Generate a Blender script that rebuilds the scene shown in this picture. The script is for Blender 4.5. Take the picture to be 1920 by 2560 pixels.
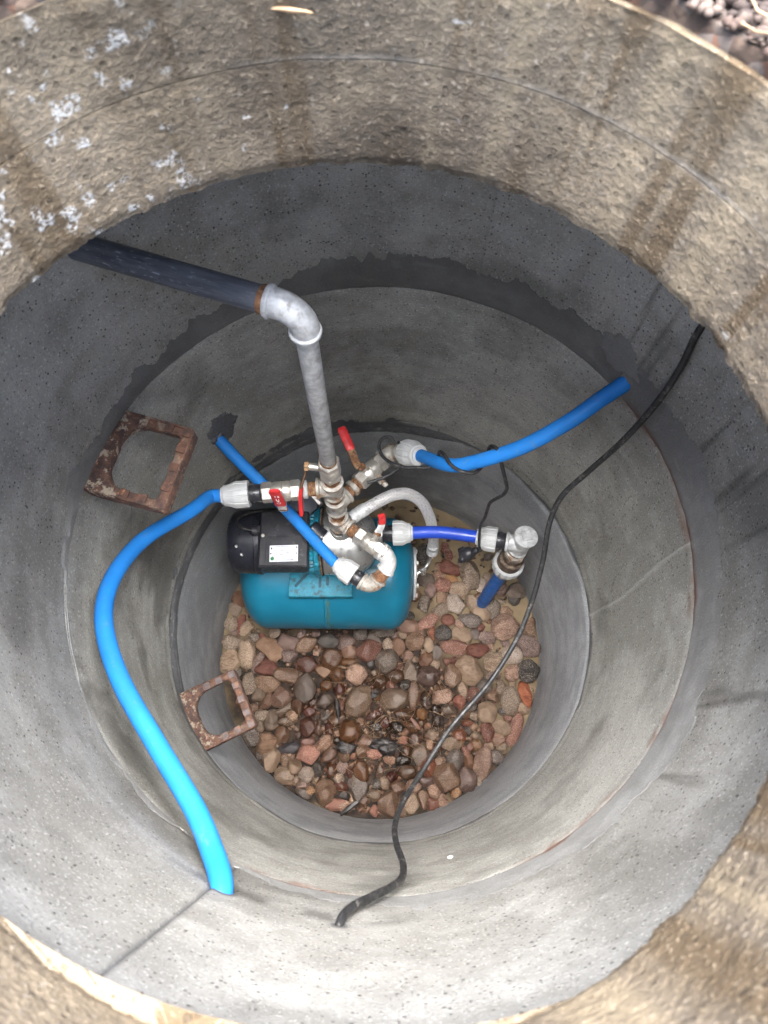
import bpy, math, random
import numpy as np
from mathutils import Matrix, Vector

for o in list(bpy.data.objects):
    bpy.data.objects.remove(o)
SC = bpy.context.scene
COL = SC.collection
random.seed(7)
PI = math.pi

# ------------------------------------------------------------------ camera, sky, sun, exposure
cam = bpy.data.cameras.new('camera')
cam.sensor_fit = 'VERTICAL'; cam.sensor_height = 24.0; cam.lens = 15.82
cam.clip_start = 0.01; cam.clip_end = 500
cam.dof.use_dof = True; cam.dof.focus_distance = 1.55; cam.dof.aperture_fstop = 6.0
camo = bpy.data.objects.new('camera', cam); COL.objects.link(camo)
camo.matrix_world = Matrix.Translation((-.001, -.316, 2.136)) @ Matrix.Rotation(.343, 4, 'X') @ Matrix.Rotation(-.006, 4, 'Y')
SC.camera = camo

SUN_EL, SUN_AZ = math.radians(80), math.radians(-4)      # azimuth measured from +y towards +x
w = bpy.data.worlds.new('World'); SC.world = w; w.use_nodes = True
nt = w.node_tree; nt.nodes.clear()
sky = nt.nodes.new('ShaderNodeTexSky'); sky.sky_type = 'NISHITA'; sky.sun_disc = False
sky.sun_elevation = SUN_EL; sky.sun_rotation = SUN_AZ; sky.air_density = 1.0; sky.dust_density = 4.0; sky.ozone_density = 1.0
hs = nt.nodes.new('ShaderNodeHueSaturation'); hs.inputs['Saturation'].default_value = .85
bg = nt.nodes.new('ShaderNodeBackground'); bg.inputs[1].default_value = .05
ow = nt.nodes.new('ShaderNodeOutputWorld')
nt.links.new(sky.outputs[0], hs.inputs['Color']); nt.links.new(hs.outputs[0], bg.inputs[0]); nt.links.new(bg.outputs[0], ow.inputs[0])
sun = bpy.data.lights.new('sun', 'SUN'); sun.energy = 1.5; sun.angle = math.radians(64); sun.color = (1.0, .995, .985)
suno = bpy.data.objects.new('sun', sun); COL.objects.link(suno)
sd = Vector((math.sin(SUN_AZ) * math.cos(SUN_EL), math.cos(SUN_AZ) * math.cos(SUN_EL), math.sin(SUN_EL)))
suno.rotation_euler = sd.to_track_quat('Z', 'Y').to_euler()
suno.location = sd * 20
vs = SC.view_settings
vs.view_transform = 'Standard'; vs.look = 'None'; vs.exposure = 4.6; vs.gamma = 1.0; vs.use_curve_mapping = False
SC.render.engine = 'CYCLES'
cy = SC.cycles
cy.max_bounces = 6; cy.diffuse_bounces = 5; cy.glossy_bounces = 4; cy.transmission_bounces = 4
cy.use_denoising = True; cy.use_adaptive_sampling = True; cy.adaptive_threshold = .03; cy.sample_clamp_indirect = 8.0; cy.caustics_reflective = False; cy.caustics_refractive = False

# ------------------------------------------------------------------ numeric noise (for real relief)
def _hash(ix, iy, iz, s):
    h = (ix.astype(np.int64) * 374761393 + iy.astype(np.int64) * 668265263 + iz.astype(np.int64) * 2147483647 + s * 144665) & 0xffffffff
    h = ((h ^ (h >> 13)) * 1274126177) & 0xffffffff
    h = ((h ^ (h >> 16)) * 2246822519) & 0xffffffff
    h = h ^ (h >> 15)
    return (h & 0xffffff) / float(0xffffff)
def vnoise(P, s=0):
    P = np.asarray(P, float); f = np.floor(P); t = P - f; t = t * t * (3 - 2 * t); i = f.astype(np.int64)
    r = 0
    for a in (0, 1):
        for b in (0, 1):
            for c in (0, 1):
                wgt = (t[..., 0] if a else 1 - t[..., 0]) * (t[..., 1] if b else 1 - t[..., 1]) * (t[..., 2] if c else 1 - t[..., 2])
                r = r + wgt * _hash(i[..., 0] + a, i[..., 1] + b, i[..., 2] + c, s)
    return r * 2 - 1
def fbm(P, s=0, oct=4, gain=.5):
    P = np.asarray(P, float); r = 0; a = 1; n = 0
    for k in range(oct):
        r = r + a * vnoise(P * 2 ** k + k * 17.3, s + k * 31); n += a; a *= gain
    return r / n
def sstep(a, b, x):
    t = np.clip((np.asarray(x, float) - a) / (b - a), 0, 1); return t * t * (3 - 2 * t)

# ------------------------------------------------------------------ shader helpers
class M:
    def __init__(s, name):
        s.m = bpy.data.materials.new(name); s.m.use_nodes = True
        s.t = s.m.node_tree; s.n = s.t.nodes; s.n.clear()
        s.out = s.n.new('ShaderNodeOutputMaterial'); s.b = s.n.new('ShaderNodeBsdfPrincipled')
        s.t.links.new(s.b.outputs[0], s.out.inputs[0])
        s._tc = None
    def put(s, sock, v):
        if isinstance(v, bpy.types.NodeSocket): s.t.links.new(v, sock)
        elif isinstance(v, (tuple, list)):
            sock.default_value = tuple(v) + ((1.,) if len(v) == 3 and len(sock.default_value) == 4 else ())
        else: sock.default_value = v
    def set(s, **k):
        for a, v in k.items(): s.put(s.b.inputs[a.replace('_', ' ')], v)
        return s
    def co(s, kind='Object'):
        if s._tc is None: s._tc = s.n.new('ShaderNodeTexCoord')
        return s._tc.outputs[kind]
    def mp(s, vec, scale=(1, 1, 1), loc=(0, 0, 0), rot=(0, 0, 0)):
        n = s.n.new('ShaderNodeMapping'); s.put(n.inputs[0], vec)
        n.inputs['Scale'].default_value = scale; n.inputs['Location'].default_value = loc; n.inputs['Rotation'].default_value = rot
        return n.outputs[0]
    def noise(s, vec, scale, detail=4, rough=.55, dist=0.):
        n = s.n.new('ShaderNodeTexNoise'); s.put(n.inputs['Vector'], vec)
        n.inputs['Scale'].default_value = scale; n.inputs['Detail'].default_value = detail
        n.inputs['Roughness'].default_value = rough; n.inputs['Distortion'].default_value = dist
        return n.outputs[0]
    def voro(s, vec, scale, feat='F1', rnd=1.):
        n = s.n.new('ShaderNodeTexVoronoi'); n.feature = feat; s.put(n.inputs['Vector'], vec)
        n.inputs['Scale'].default_value = scale; n.inputs['Randomness'].default_value = rnd
        return n.outputs[0], (n.outputs[1] if feat != 'DISTANCE_TO_EDGE' else None)
    def ramp(s, f, a, b, lo=0., hi=1.):
        n = s.n.new('ShaderNodeMapRange'); n.interpolation_type = 'SMOOTHSTEP'; s.put(n.inputs[0], f)
        n.inputs[1].default_value = a; n.inputs[2].default_value = b; n.inputs[3].default_value = lo; n.inputs[4].default_value = hi
        return n.outputs[0]
    def mix(s, f, a, b, mode='MIX'):
        n = s.n.new('ShaderNodeMix'); n.data_type = 'RGBA'; n.blend_type = mode
        s.put(n.inputs[0], f); s.put(n.inputs[6], a); s.put(n.inputs[7], b); return n.outputs[2]
    def math(s, op, a, b=0., c=None):
        n = s.n.new('ShaderNodeMath'); n.operation = op; s.put(n.inputs[0], a); s.put(n.inputs[1], b)
        if c is not None: s.put(n.inputs[2], c)
        return n.outputs[0]
    def attr(s, name, typ='GEOMETRY', out=2):
        n = s.n.new('ShaderNodeAttribute'); n.attribute_name = name; n.attribute_type = typ; return n.outputs[out]
    def info(s, out): 
        n = s.n.new('ShaderNodeObjectInfo'); return n.outputs[out]
    def sep(s, v):
        n = s.n.new('ShaderNodeSeparateXYZ'); s.put(n.inputs[0], v); return n.outputs
    def bump(s, h, strength=.5, dist=.002, nrm=None):
        n = s.n.new('ShaderNodeBump'); s.put(n.inputs['Height'], h); n.inputs['Strength'].default_value = strength; n.inputs['Distance'].default_value = dist
        if nrm is not None: s.t.links.new(nrm, n.inputs['Normal'])
        s.t.links.new(n.outputs[0], s.b.inputs['Normal']); return n.outputs[0]

def concrete(name, c, cd, pore=.0, grain=.5, dash=0., coarse=0., efflo=0., rough=.9, porescale=95, spots=0.):
    """weathered concrete: sand grains, air pores, trowel dashes; attributes tone / rust / damp / line / pale / drip / efflo carry its stains and joints"""
    m = M(name); P = m.co('Object'); U = m.co('UV')
    fine = m.noise(P, 270, 2, .65); tone = m.attr('tone')
    col = m.mix(m.ramp(tone, .25, .75), cd, c)
    h = fine
    if coarse:
        ag, agc = m.voro(P, 210); ax = m.sep(agc); agm = m.math('MULTIPLY', m.ramp(ag, .42, .30), m.ramp(ax[0], .80, .84)); col = m.mix(m.math('MULTIPLY', agm, .7), col, m.mix(ax[1], (.09, .075, .06), (.34, .29, .23)))
        cg = m.noise(m.mp(P, (1, 1, 1.3)), 240, 3, .7); h = m.math('MULTIPLY_ADD', cg, 2.6 * coarse, h)
        col = m.mix(m.math('MULTIPLY', m.ramp(cg, .50, .36), coarse * .7), col, (.06, .046, .034))
        col = m.mix(m.math('MULTIPLY', m.ramp(cg, .56, .72), coarse * .6), col, (.27, .22, .16))
        dr = m.attr('drip'); col = m.mix(m.ramp(dr, .52, .9, 0, .75), col, (.085, .058, .033)); col = m.mix(m.ramp(dr, .42, .05, 0, .4), col, (.27, .215, .14))
    if grain:
        col = m.mix(m.ramp(fine, .58, .70, 0, grain), col, tuple(min(1, x * 1.6) for x in c))
        col = m.mix(m.ramp(fine, .42, .32, 0, grain), col, tuple(x * .5 for x in c))
    if dash:
        ds = m.noise(m.mp(U, (75, 330, 1)), 1., 1, .5)
        col = m.mix(m.math('MULTIPLY', m.ramp(ds, .64, .74), m.ramp(tone, .35, .65, 0, dash)), col, (.60, .59, .56))
        col = m.mix(m.ramp(m.noise(m.mp(U, (9, 75, 1), (5, 2, 0)), 1., 2, .6), .5, .72, 0, dash * .35), col, tuple(x * .6 for x in c))
    if pore:
        v, vc = m.voro(P, porescale); sp = m.sep(vc); sz = m.math('MULTIPLY', m.math('POWER', sp[0], 6.), .46)
        pz = m.ramp(m.math('SUBTRACT', sz, v), -.04, .05); col = m.mix(m.math('MULTIPLY', pz, pore), col, (.035, .032, .028)); h = m.math('MULTIPLY_ADD', pz, -2., h)
        if spots: col = m.mix(m.math('MULTIPLY', m.ramp(v, .16, .1), m.ramp(sp[1], .985, .99, 0, spots)), col, (.75, .75, .72))
    if efflo: col = m.mix(m.math('MULTIPLY', m.ramp(fine, .42, .56), m.ramp(m.attr('efflo'), .2, .8, 0, efflo)), col, (.52, .51, .48))
    damp = m.attr('damp')
    col = m.mix(m.math('MULTIPLY', m.attr('rust'), .85), col, (.15, .06, .032))
    col = m.mix(m.math('MULTIPLY', damp, .8), col, m.mix(1., col, (.36, .35, .34), 'MULTIPLY'))
    col = m.mix(m.math('MULTIPLY', m.attr('line'), .85), col, (.05, .05, .055))
    col = m.mix(m.math('MULTIPLY', m.attr('pale'), .5), col, (.55, .53, .49))
    m.set(Base_Color=col, Roughness=m.math('MULTIPLY_ADD', damp, -.28, rough)); m.b.inputs['Specular IOR Level'].default_value = .08 if coarse else .3
    m.bump(h, .7, .0018 if not coarse else .0016)
    return m.m

def plain(name, c, rough=.4, metal=0., var=.15, scale=40, dirt=None, dirt_amt=.0, dscale=30, bump=.0, spec=.5, bscale=200):
    m = M(name); P = m.co('Object'); n = m.noise(P, scale, 4, .6)
    col = m.mix(m.ramp(n, .3, .7), tuple(x * (1 - var) for x in c), tuple(min(1, x * (1 + var)) for x in c))
    rg = m.ramp(m.noise(P, scale * 1.7, 4, .6), .3, .7, max(.03, rough - .1), min(1, rough + .12))
    if dirt:
        d = m.ramp(m.noise(P, dscale, 6, .7), .62 - dirt_amt * .3, .74 - dirt_amt * .25)
        d = m.math('MULTIPLY', d, min(1, dirt_amt * 1.6 + .1)); col = m.mix(d, col, dirt)
        rg = m.math('MAXIMUM', rg, m.math('MULTIPLY', d, .8))
        if metal: m.set(Metallic=m.math('SUBTRACT', metal, m.math('MULTIPLY', d, metal)))
    elif metal: m.set(Metallic=metal)
    m.set(Base_Color=col, Roughness=rg); m.b.inputs['Specular IOR Level'].default_value = spec
    if bump: m.bump(m.noise(P, bscale, 4, .65), bump, .001)
    return m.m

MAT = {}
MAT['ring_low'] = concrete('concrete_low', (.42, .425, .432), (.30, .303, .308), grain=.6, dash=1., rough=.82)
MAT['ring_mid'] = concrete('concrete_mid', (.36, .35, .32), (.245, .237, .212), pore=.5, grain=.65, dash=.8, rough=.88, porescale=190, spots=.6)
MAT['ring_top'] = concrete('concrete_top', (.33, .322, .30), (.225, .217, .198), pore=.75, grain=.65, dash=.3, rough=.9, porescale=230, spots=.4)
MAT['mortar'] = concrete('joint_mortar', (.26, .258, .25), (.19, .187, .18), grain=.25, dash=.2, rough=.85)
MAT['mortar_low'] = concrete('old_joint_mortar', (.18, .18, .185), (.10, .10, .105), grain=.25, dash=.9, rough=.8)
MAT['neck'] = concrete('weathered_tan_concrete', (.222, .178, .125), (.115, .093, .070), pore=.4, grain=.55, coarse=.45, efflo=.75, rough=.92, porescale=170)
MAT['galv'] = plain('galvanised_steel', (.46, .465, .465), .5, .12, .25, 70, (.19, .165, .14), .3, 60, .1)
MAT['galv_dirty'] = plain('stained_zinc_fitting', (.35, .33, .295), .55, .25, .25, 60, (.17, .085, .035), .5, 45, .35)
MAT['rust'] = plain('rusty_thread', (.16, .075, .035), .85, 0, .5, 120, (.33, .22, .12), .4, 60, .6)
MAT['rust_dark'] = plain('dark_rusty_thread', (.075, .05, .035), .8, 0, .5, 120, (.22, .17, .11), .35, 60, .5)
MAT['nickel'] = plain('nickel_plated_brass', (.56, .53, .48), .4, .8, .15, 60, (.25, .17, .09), .3, 45, .1)
MAT['steel'] = plain('brushed_stainless', (.52, .52, .51), .34, .9, .1, 30, (.22, .19, .15), .22, 40, .08)
MAT['bright'] = plain('bright_steel', (.68, .68, .66), .22, .95, .08, 30)
MAT['red'] = plain('red_vinyl', (.50, .022, .025), .42, 0, .15, 60, (.5, .2, .18), .15, 60)
MAT['pe_blue'] = plain('blue_pe_pipe', (.014, .172, .52), .6, 0, .08, 14, (.10, .19, .30), .2, 50, .08, .3)
MAT['pe_dark'] = plain('dark_blue_pe_pipe', (.012, .05, .38), .42, 0, .1, 14, (.12, .12, .14), .1, 60, .05)
MAT['pe_drop'] = plain('dull_blue_pe_pipe', (.01, .10, .35), .5, 0, .15, 20, (.15, .13, .1), .3, 30, .05)
MAT['white'] = plain('white_plastic', (.42, .425, .42), .5, 0, .06, 40, (.28, .26, .22), .12, 70)
MAT['black'] = plain('black_plastic', (.018, .018, .022), .42, 0, .3, 50, (.13, .12, .12), .22, 60, .1)
MAT['fan'] = plain('satin_black_cover', (.014, .015, .022), .36, 0, .3, 40, (.10, .09, .09), .15, 80, .05)
MAT['grey_box'] = plain('dark_grey_plastic', (.11, .115, .14), .5, 0, .15, 40, (.12, .12, .12), .2, 60)
MAT['rubber'] = plain('black_rubber', (.016, .016, .017), .5, 0, .4, 60, (.16, .15, .14), .3, 90, .1)
MAT['iron'] = plain('black_iron_pipe', (.045, .05, .065), .5, .0, .5, 70, (.27, .28, .31), .62, 75, .35)
MAT['teal'] = plain('turquoise_tank_paint', (.004, .17, .30), .34, 0, .08, 12, (.10, .13, .09), .12, 22, .04)
def mk_tank():
    m = M('turquoise_tank_paint'); P = m.co('Object'); n = m.noise(P, 9, 4, .6); f = m.noise(P, 140, 3, .7); X = m.sep(P)
    col = m.mix(m.ramp(n, .3, .7), (.003, .130, .215), (.006, .160, .26)); col = m.mix(m.ramp(f, .66, .74, 0, .6), col, (.02, .05, .06))
    wob = m.math('MULTIPLY_ADD', m.noise(P, 22, 3), .02, X[0]); st = m.math('MULTIPLY', m.ramp(m.math('ABSOLUTE', m.math('SUBTRACT', wob, .0135)), .009, .002), m.ramp(m.noise(P, 60, 3), .35, .6)); col = m.mix(m.math('MULTIPLY', st, .65), col, (.07, .105, .04))
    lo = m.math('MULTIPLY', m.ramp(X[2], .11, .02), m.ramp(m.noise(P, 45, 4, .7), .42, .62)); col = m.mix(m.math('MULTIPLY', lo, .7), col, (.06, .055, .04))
    m.set(Base_Color=col, Roughness=m.ramp(n, .3, .7, .3, .46)); m.bump(f, .1, .0006); return m.m
MAT['teal'] = mk_tank()
MAT['teal_cast'] = plain('turquoise_cast_paint', (.008, .17, .25), .45, 0, .2, 60, (.03, .04, .04), .4, 50, .3)
MAT['slot'] = plain('slot_shadow_paint', (.002, .05, .08), .5, 0, .2, 60)
MAT['plate'] = plain('nameplate_metal', (.62, .64, .68), .35, .2, .06, 30)
MAT['ink'] = plain('black_print', (.03, .03, .035), .6)
MAT['green'] = plain('green_print', (.02, .16, .05), .6)
MAT['whiteink'] = plain('white_print', (.8, .75, .75), .6)
MAT['bark'] = plain('wet_black_bark', (.014, .011, .010), .45, 0, .6, 90, (.10, .085, .08), .4, 80, .9, .5, 140)
MAT['leaf'] = plain('brown_leaf', (.12, .05, .03), .55, 0, .3, 60)
MAT['needle'] = plain('dry_pine_needle', (.27, .17, .09), .6, 0, .4, 30)
MAT['chip'] = plain('white_paint_chip', (.8, .8, .78), .6)

def mk_step():
    m = M('rusted_cast_iron'); P = m.co('Object')
    a = m.noise(P, 45, 6, .7); b = m.noise(P, 110, 5, .7, .5); c = m.noise(P, 55, 5, .7)
    col = m.mix(m.ramp(a, .35, .65), (.040, .026, .024), (.135, .066, .042))
    col = m.mix(m.ramp(b, .58, .68), col, (.33, .14, .065))
    lime = m.math('MULTIPLY', m.ramp(c, .5, .62), m.attr('lime')); col = m.mix(lime, col, (.30, .25, .19))
    m.set(Base_Color=col, Roughness=.85); m.bump(m.math('ADD', a, b), .9, .002); return m.m
MAT['step'] = mk_step()
MAT['stud'] = plain('worn_iron_stud', (.085, .065, .064), .55, .15, .3, 80, (.2, .09, .045), .45, 60, .5)

def mk_iron():
    m = M('scuffed_black_iron'); U = m.co('UV'); a = m.noise(m.mp(U, (14, 110, 1)), 1., 4, .7, .5); b = m.noise(m.mp(U, (60, 260, 1)), 1., 3, .7); g = m.noise(U, 9, 2)
    col = m.mix(m.ramp(a, .3, .7), (.055, .06, .074), (.115, .122, .142)); col = m.mix(m.math('MULTIPLY', m.ramp(b, .56, .72), m.ramp(g, .32, .55)), col, (.34, .35, .38))
    m.set(Base_Color=col, Roughness=.55); m.bump(b, .4, .0008); return m.m
MAT['iron'] = mk_iron()
def mk_hose():
    m = M('braided_steel_hose'); U = m.co('UV')
    wv = []
    for r in (.8, -.8):
        n = m.n.new('ShaderNodeTexWave'); n.wave_type = 'BANDS'; n.inputs['Scale'].default_value = 90; m.put(n.inputs['Vector'], m.mp(U, (1, 1, 1), (0, 0, 0), (0, 0, r))); wv.append(n.outputs[1])
    h = m.math('MAXIMUM', wv[0], wv[1])
    ck = m.noise(m.mp(U, (150, 60, 1)), 1.3, 1); ck2 = m.ramp(ck, .64, .70)
    col = m.mix(h, (.24, .23, .23), (.72, .70, .69)); col = m.mix(ck2, col, (.05, .05, .10)); col = m.mix(m.math('MULTIPLY', m.ramp(h, .55, .35), .8), col, (.10, .10, .10))
    m.set(Base_Color=col, Roughness=.4, Metallic=.25); m.bump(h, .6, .0008); return m.m
MAT['hose'] = mk_hose()
MAT['braid'] = plain('dull_steel_wire', (.45, .44, .44), .5, .15, .2, 300)

def mk_stone():
    m = M('cobble'); P = m.co('Object'); rnd = m.info('Random'); oc = m.info('Color'); wet = m.info('Alpha')
    V = m.n.new('ShaderNodeVectorMath'); V.operation = 'ADD'; m.put(V.inputs[0], P)
    cb = m.n.new('ShaderNodeCombineXYZ'); k = m.math('MULTIPLY', rnd, 37.); m.put(cb.inputs[0], k); m.put(cb.inputs[1], k); m.put(V.inputs[1], cb.outputs[0]); Q = V.outputs[0]
    a = m.noise(Q, 30, 4, .65); b = m.noise(Q, 330, 2, .7); d = m.noise(m.mp(Q, (18, 75, 40)), 1., 3, .65, 1.8)
    col = m.mix(m.ramp(a, .32, .66), m.mix(1., oc, (.58, .54, .52), 'MULTIPLY'), m.mix(.18, oc, (.45, .36, .28)))
    col = m.mix(.35, col, oc)
    sp = m.ramp(m.math('FRACT', m.math('MULTIPLY', rnd, 7.3)), .1, .6)
    col = m.mix(m.math('MULTIPLY', m.ramp(b, .53, .62), m.math('MULTIPLY', sp, .75)), col, m.mix(.5, oc, (.66, .60, .52)))
    col = m.mix(m.math('MULTIPLY', m.ramp(b, .45, .36), m.math('MULTIPLY', sp, .8)), col, m.mix(1., oc, (.2, .18, .17), 'MULTIPLY'))
    bn = m.ramp(m.math('FRACT', m.math('MULTIPLY', rnd, 13.7)), .5, .8); col = m.mix(m.math('MULTIPLY', m.math('MULTIPLY', m.ramp(d, .48, .64), bn), .75), col, m.mix(1., oc, (.4, .35, .32), 'MULTIPLY'))
    dk = m.mix(wet, (.84, .81, .79), (.165, .122, .10)); col = m.mix(1., col, dk, 'MULTIPLY')
    m.set(Base_Color=col, Roughness=m.ramp(wet, 0, 1, .8, .2)); m.bump(m.math('MULTIPLY_ADD', a, 3., b), .7, .0022); return m.m
MAT['stone'] = mk_stone()

def mk_sand():
    m = M('wet_sand'); P = m.co('Object'); a = m.noise(P, 9, 5, .6); f = m.noise(P, 500, 3, .7); g = m.noise(P, 60, 5, .7)
    col = m.mix(m.ramp(a, .3, .7), (.21, .155, .092), (.285, .215, .132)); col = m.mix(m.ramp(f, .58, .68, 0, .5), col, (.2, .14, .09))
    col = m.mix(m.math('MULTIPLY', m.attr('muck'), m.ramp(g, .1, .4, .75, 1)), col, m.mix(m.ramp(g, .4, .62), (.010, .007, .005), (.05, .028, .016)))
    m.set(Base_Color=col, Roughness=m.math('SUBTRACT', .92, m.math('MULTIPLY', m.attr('muck'), .25))); m.b.inputs['Specular IOR Level'].default_value = .25; m.bump(m.math('ADD', f, m.math('MULTIPLY', g, 2.)), .5, .0015); return m.m
MAT['sand'] = mk_sand()

def mk_soil():
    m = M('gritty_soil'); P = m.co('Object'); a = m.noise(P, 25, 6, .65); v, vc = m.voro(P, 90); s = m.sep(vc)
    col = m.mix(m.ramp(a, .35, .65), (.020, .011, .007), (.060, .040, .028)); col = m.mix(m.ramp(s[0], .55, .6, 0, .8), col, (.065, .052, .045)); col = m.mix(m.ramp(s[1], .85, .9, 0, .8), col, (.07, .032, .018))
    m.set(Base_Color=col, Roughness=.95); m.bump(m.math('SUBTRACT', a, v), .9, .006); return m.m
MAT['soil'] = mk_soil()

# ------------------------------------------------------------------ geometry helpers
def mesh_obj(name, V, F, mat, parent=None, origin=(0, 0, 0), sharp=35, uv=None, attrs=None):
    V = np.asarray(V, float) - np.asarray(origin, float)
    me = bpy.data.meshes.new(name); me.from_pydata(V.tolist(), [], F); me.update()
    me.polygons.foreach_set('use_smooth', [True] * len(me.polygons))
    if sharp is not None: me.set_sharp_from_angle(angle=math.radians(sharp))
    if uv is not None:
        l = me.uv_layers.new(name='UVMap'); idx = np.empty(len(me.loops), int); me.loops.foreach_get('vertex_index', idx)
        l.data.foreach_set('uv', np.asarray(uv, float)[idx].ravel())
    for k, a in (attrs or {}).items():
        at = me.attributes.new(k, 'FLOAT', 'POINT'); at.data.foreach_set('value', np.asarray(a, float).ravel())
    if mat: me.materials.append(mat)
    o = bpy.data.objects.new(name, me); COL.objects.link(o)
    if parent is not None: o.parent = parent
    else: o.location = origin
    return o
def tag(o, label, cat=None, group=None, kind=None):
    if label: o['label'] = label
    if cat: o['category'] = cat
    if group: o['group'] = group
    if kind: o['kind'] = kind
    return o
class Thing:
    """an Empty at the thing's base; parts are given in room coordinates"""
    def __init__(s, name, loc, label, cat, group=None):
        s.o = bpy.data.objects.new(name, None); s.o.empty_display_size = .02; COL.objects.link(s.o); s.o.location = loc; s.L = np.array(loc, float)
        tag(s.o, label, cat, group)
    def part(s, name, VF, mat, sharp=35, parent=None, label=None, uv=None, attrs=None):
        o = mesh_obj(name, VF[0], VF[1], MAT[mat], parent or s.o, s.L, sharp, uv, attrs)
        if label: o['label'] = label
        return o
def join(*vfs):
    V = []; F = []
    for v, f in vfs:
        k = len(V); V += [tuple(p) for p in v]; F += [tuple(i + k for i in q) for q in f]
    return V, F
def frame(d, up=None):
    d = np.asarray(d, float); d = d / np.linalg.norm(d)
    u = np.array(up if up is not None else ((0, 0, 1) if abs(d[2]) < .9 else (0, 1, 0)), float)
    x = np.cross(u, d); x /= np.linalg.norm(x); y = np.cross(d, x)
    return x, y, d
def revolve(prof, p=(0, 0, 0), d=(0, 0, 1), seg=28, mod=None, up=None, cap=True):
    """prof: list of (radius, distance along d)"""
    x, y, z = frame(d, up); p = np.asarray(p, float); V = []; F = []
    for r, h in prof:
        for k in range(seg):
            a = 2 * PI * k / seg; rr = r * (mod(a, h) if mod else 1)
            V.append(p + x * rr * math.cos(a) + y * rr * math.sin(a) + z * h)
    for i in range(len(prof) - 1):
        for k in range(seg):
            k2 = (k + 1) % seg; F.append((i * seg + k, i * seg + k2, (i + 1) * seg + k2, (i + 1) * seg + k))
    if cap:
        F.append(tuple(range(seg))[::-1]); n = (len(prof) - 1) * seg; F.append(tuple(range(n, n + seg)))
    return V, F
def cyl(p, q, r, seg=24, bev=.0015):
    p = np.asarray(p, float); q = np.asarray(q, float); L = np.linalg.norm(q - p); b = min(bev, L / 3, r / 3)
    return revolve([(r - b, 0), (r, b), (r, L - b), (r - b, L)], p, q - p, seg)
def hexnut(p, d, r, l, up=None):
    return revolve([(r * .86, 0), (r, l * .12), (r, l * .88), (r * .86, l)], p, d, 6, up=up)
def box(c, s, rot=None, bev=.0):
    """bevelled box: centre, size, optional 3x3 matrix"""
    hx, hy, hz = s[0] / 2, s[1] / 2, s[2] / 2; b = min(bev, hx * .9, hy * .9, hz * .9); V = []; F = []
    def ring(ix, iy, z):
        n = 4 if b else 1; out = []
        for cx, cy_, a0 in ((1, 1, 0), (-1, 1, 90), (-1, -1, 180), (1, -1, 270)):
            for k in range(n):
                a = math.radians(a0 + (90 * k / (n - 1) if n > 1 else 45)); rr = b * .999 if b else 0
                out.append((cx * (ix - rr) + rr * math.cos(a), cy_ * (iy - rr) + rr * math.sin(a), z))
        return out
    lev = [(hx - b * .8, hy - b * .8, -hz), (hx, hy, -hz + b * .8), (hx, hy, hz - b * .8), (hx - b * .8, hy - b * .8, hz)] if b else [(hx, hy, -hz), (hx, hy, hz)]
    n = None
    for ix, iy, z in lev:
        r = ring(ix, iy, z); n = len(r); V += r
    for i in range(len(lev) - 1):
        for k in range(n): k2 = (k + 1) % n; F.append((i * n + k, i * n + k2, (i + 1) * n + k2, (i + 1) * n + k))
    F.append(tuple(range(n))[::-1]); m = (len(lev) - 1) * n; F.append(tuple(range(m, m + n)))
    V = np.array(V); 
    if rot is not None: V = V @ np.asarray(rot, float).T
    return (V + np.asarray(c, float)).tolist(), F
def rotz(a, tx=0, ty=0):
    return np.array(Matrix.Rotation(a, 3, 'Z') @ Matrix.Rotation(tx, 3, 'X') @ Matrix.Rotation(ty, 3, 'Y'))
def spline(pts, n=12):
    P = np.array(pts, float); P = np.vstack([2 * P[0] - P[1], P, 2 * P[-1] - P[-2]]); out = []
    for i in range(1, len(P) - 2):
        a, b, c, d = P[i - 1], P[i], P[i + 1], P[i + 2]
        for k in range(n):
            t = k / n; out.append(.5 * ((2 * b) + (c - a) * t + (2 * a - 5 * b + 4 * c - d) * t * t + (3 * b - a - 3 * c + d) * t ** 3))
    out.append(P[-2]); return np.array(out)
def tube(path, r, seg=16, uvs=False, smooth=0, rfun=None):
    P = np.array(path, float)
    for _ in range(smooth):
        Q = P.copy(); Q[1:-1] = .25 * P[:-2] + .5 * P[1:-1] + .25 * P[2:]; P = Q
    T = np.gradient(P, axis=0); T /= np.linalg.norm(T, axis=1)[:, None]
    x, y, _ = frame(T[0]); V = []; F = []; UV = []; s = 0
    for i in range(len(P)):
        if i: s += np.linalg.norm(P[i] - P[i - 1])
        x = x - T[i] * (x @ T[i]); x /= np.linalg.norm(x); y = np.cross(T[i], x); rr = r * (rfun(i / (len(P) - 1)) if rfun else 1)
        for k in range(seg):
            a = 2 * PI * k / seg; V.append(P[i] + rr * (x * math.cos(a) + y * math.sin(a))); UV.append((s, a * r))
    for i in range(len(P) - 1):
        for k in range(seg): k2 = (k + 1) % seg; F.append((i * seg + k, i * seg + k2, (i + 1) * seg + k2, (i + 1) * seg + k))
    F.append(tuple(range(seg))[::-1]); n = (len(P) - 1) * seg; F.append(tuple(range(n, n + seg)))
    return (V, F, UV) if uvs else (V, F)
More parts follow.
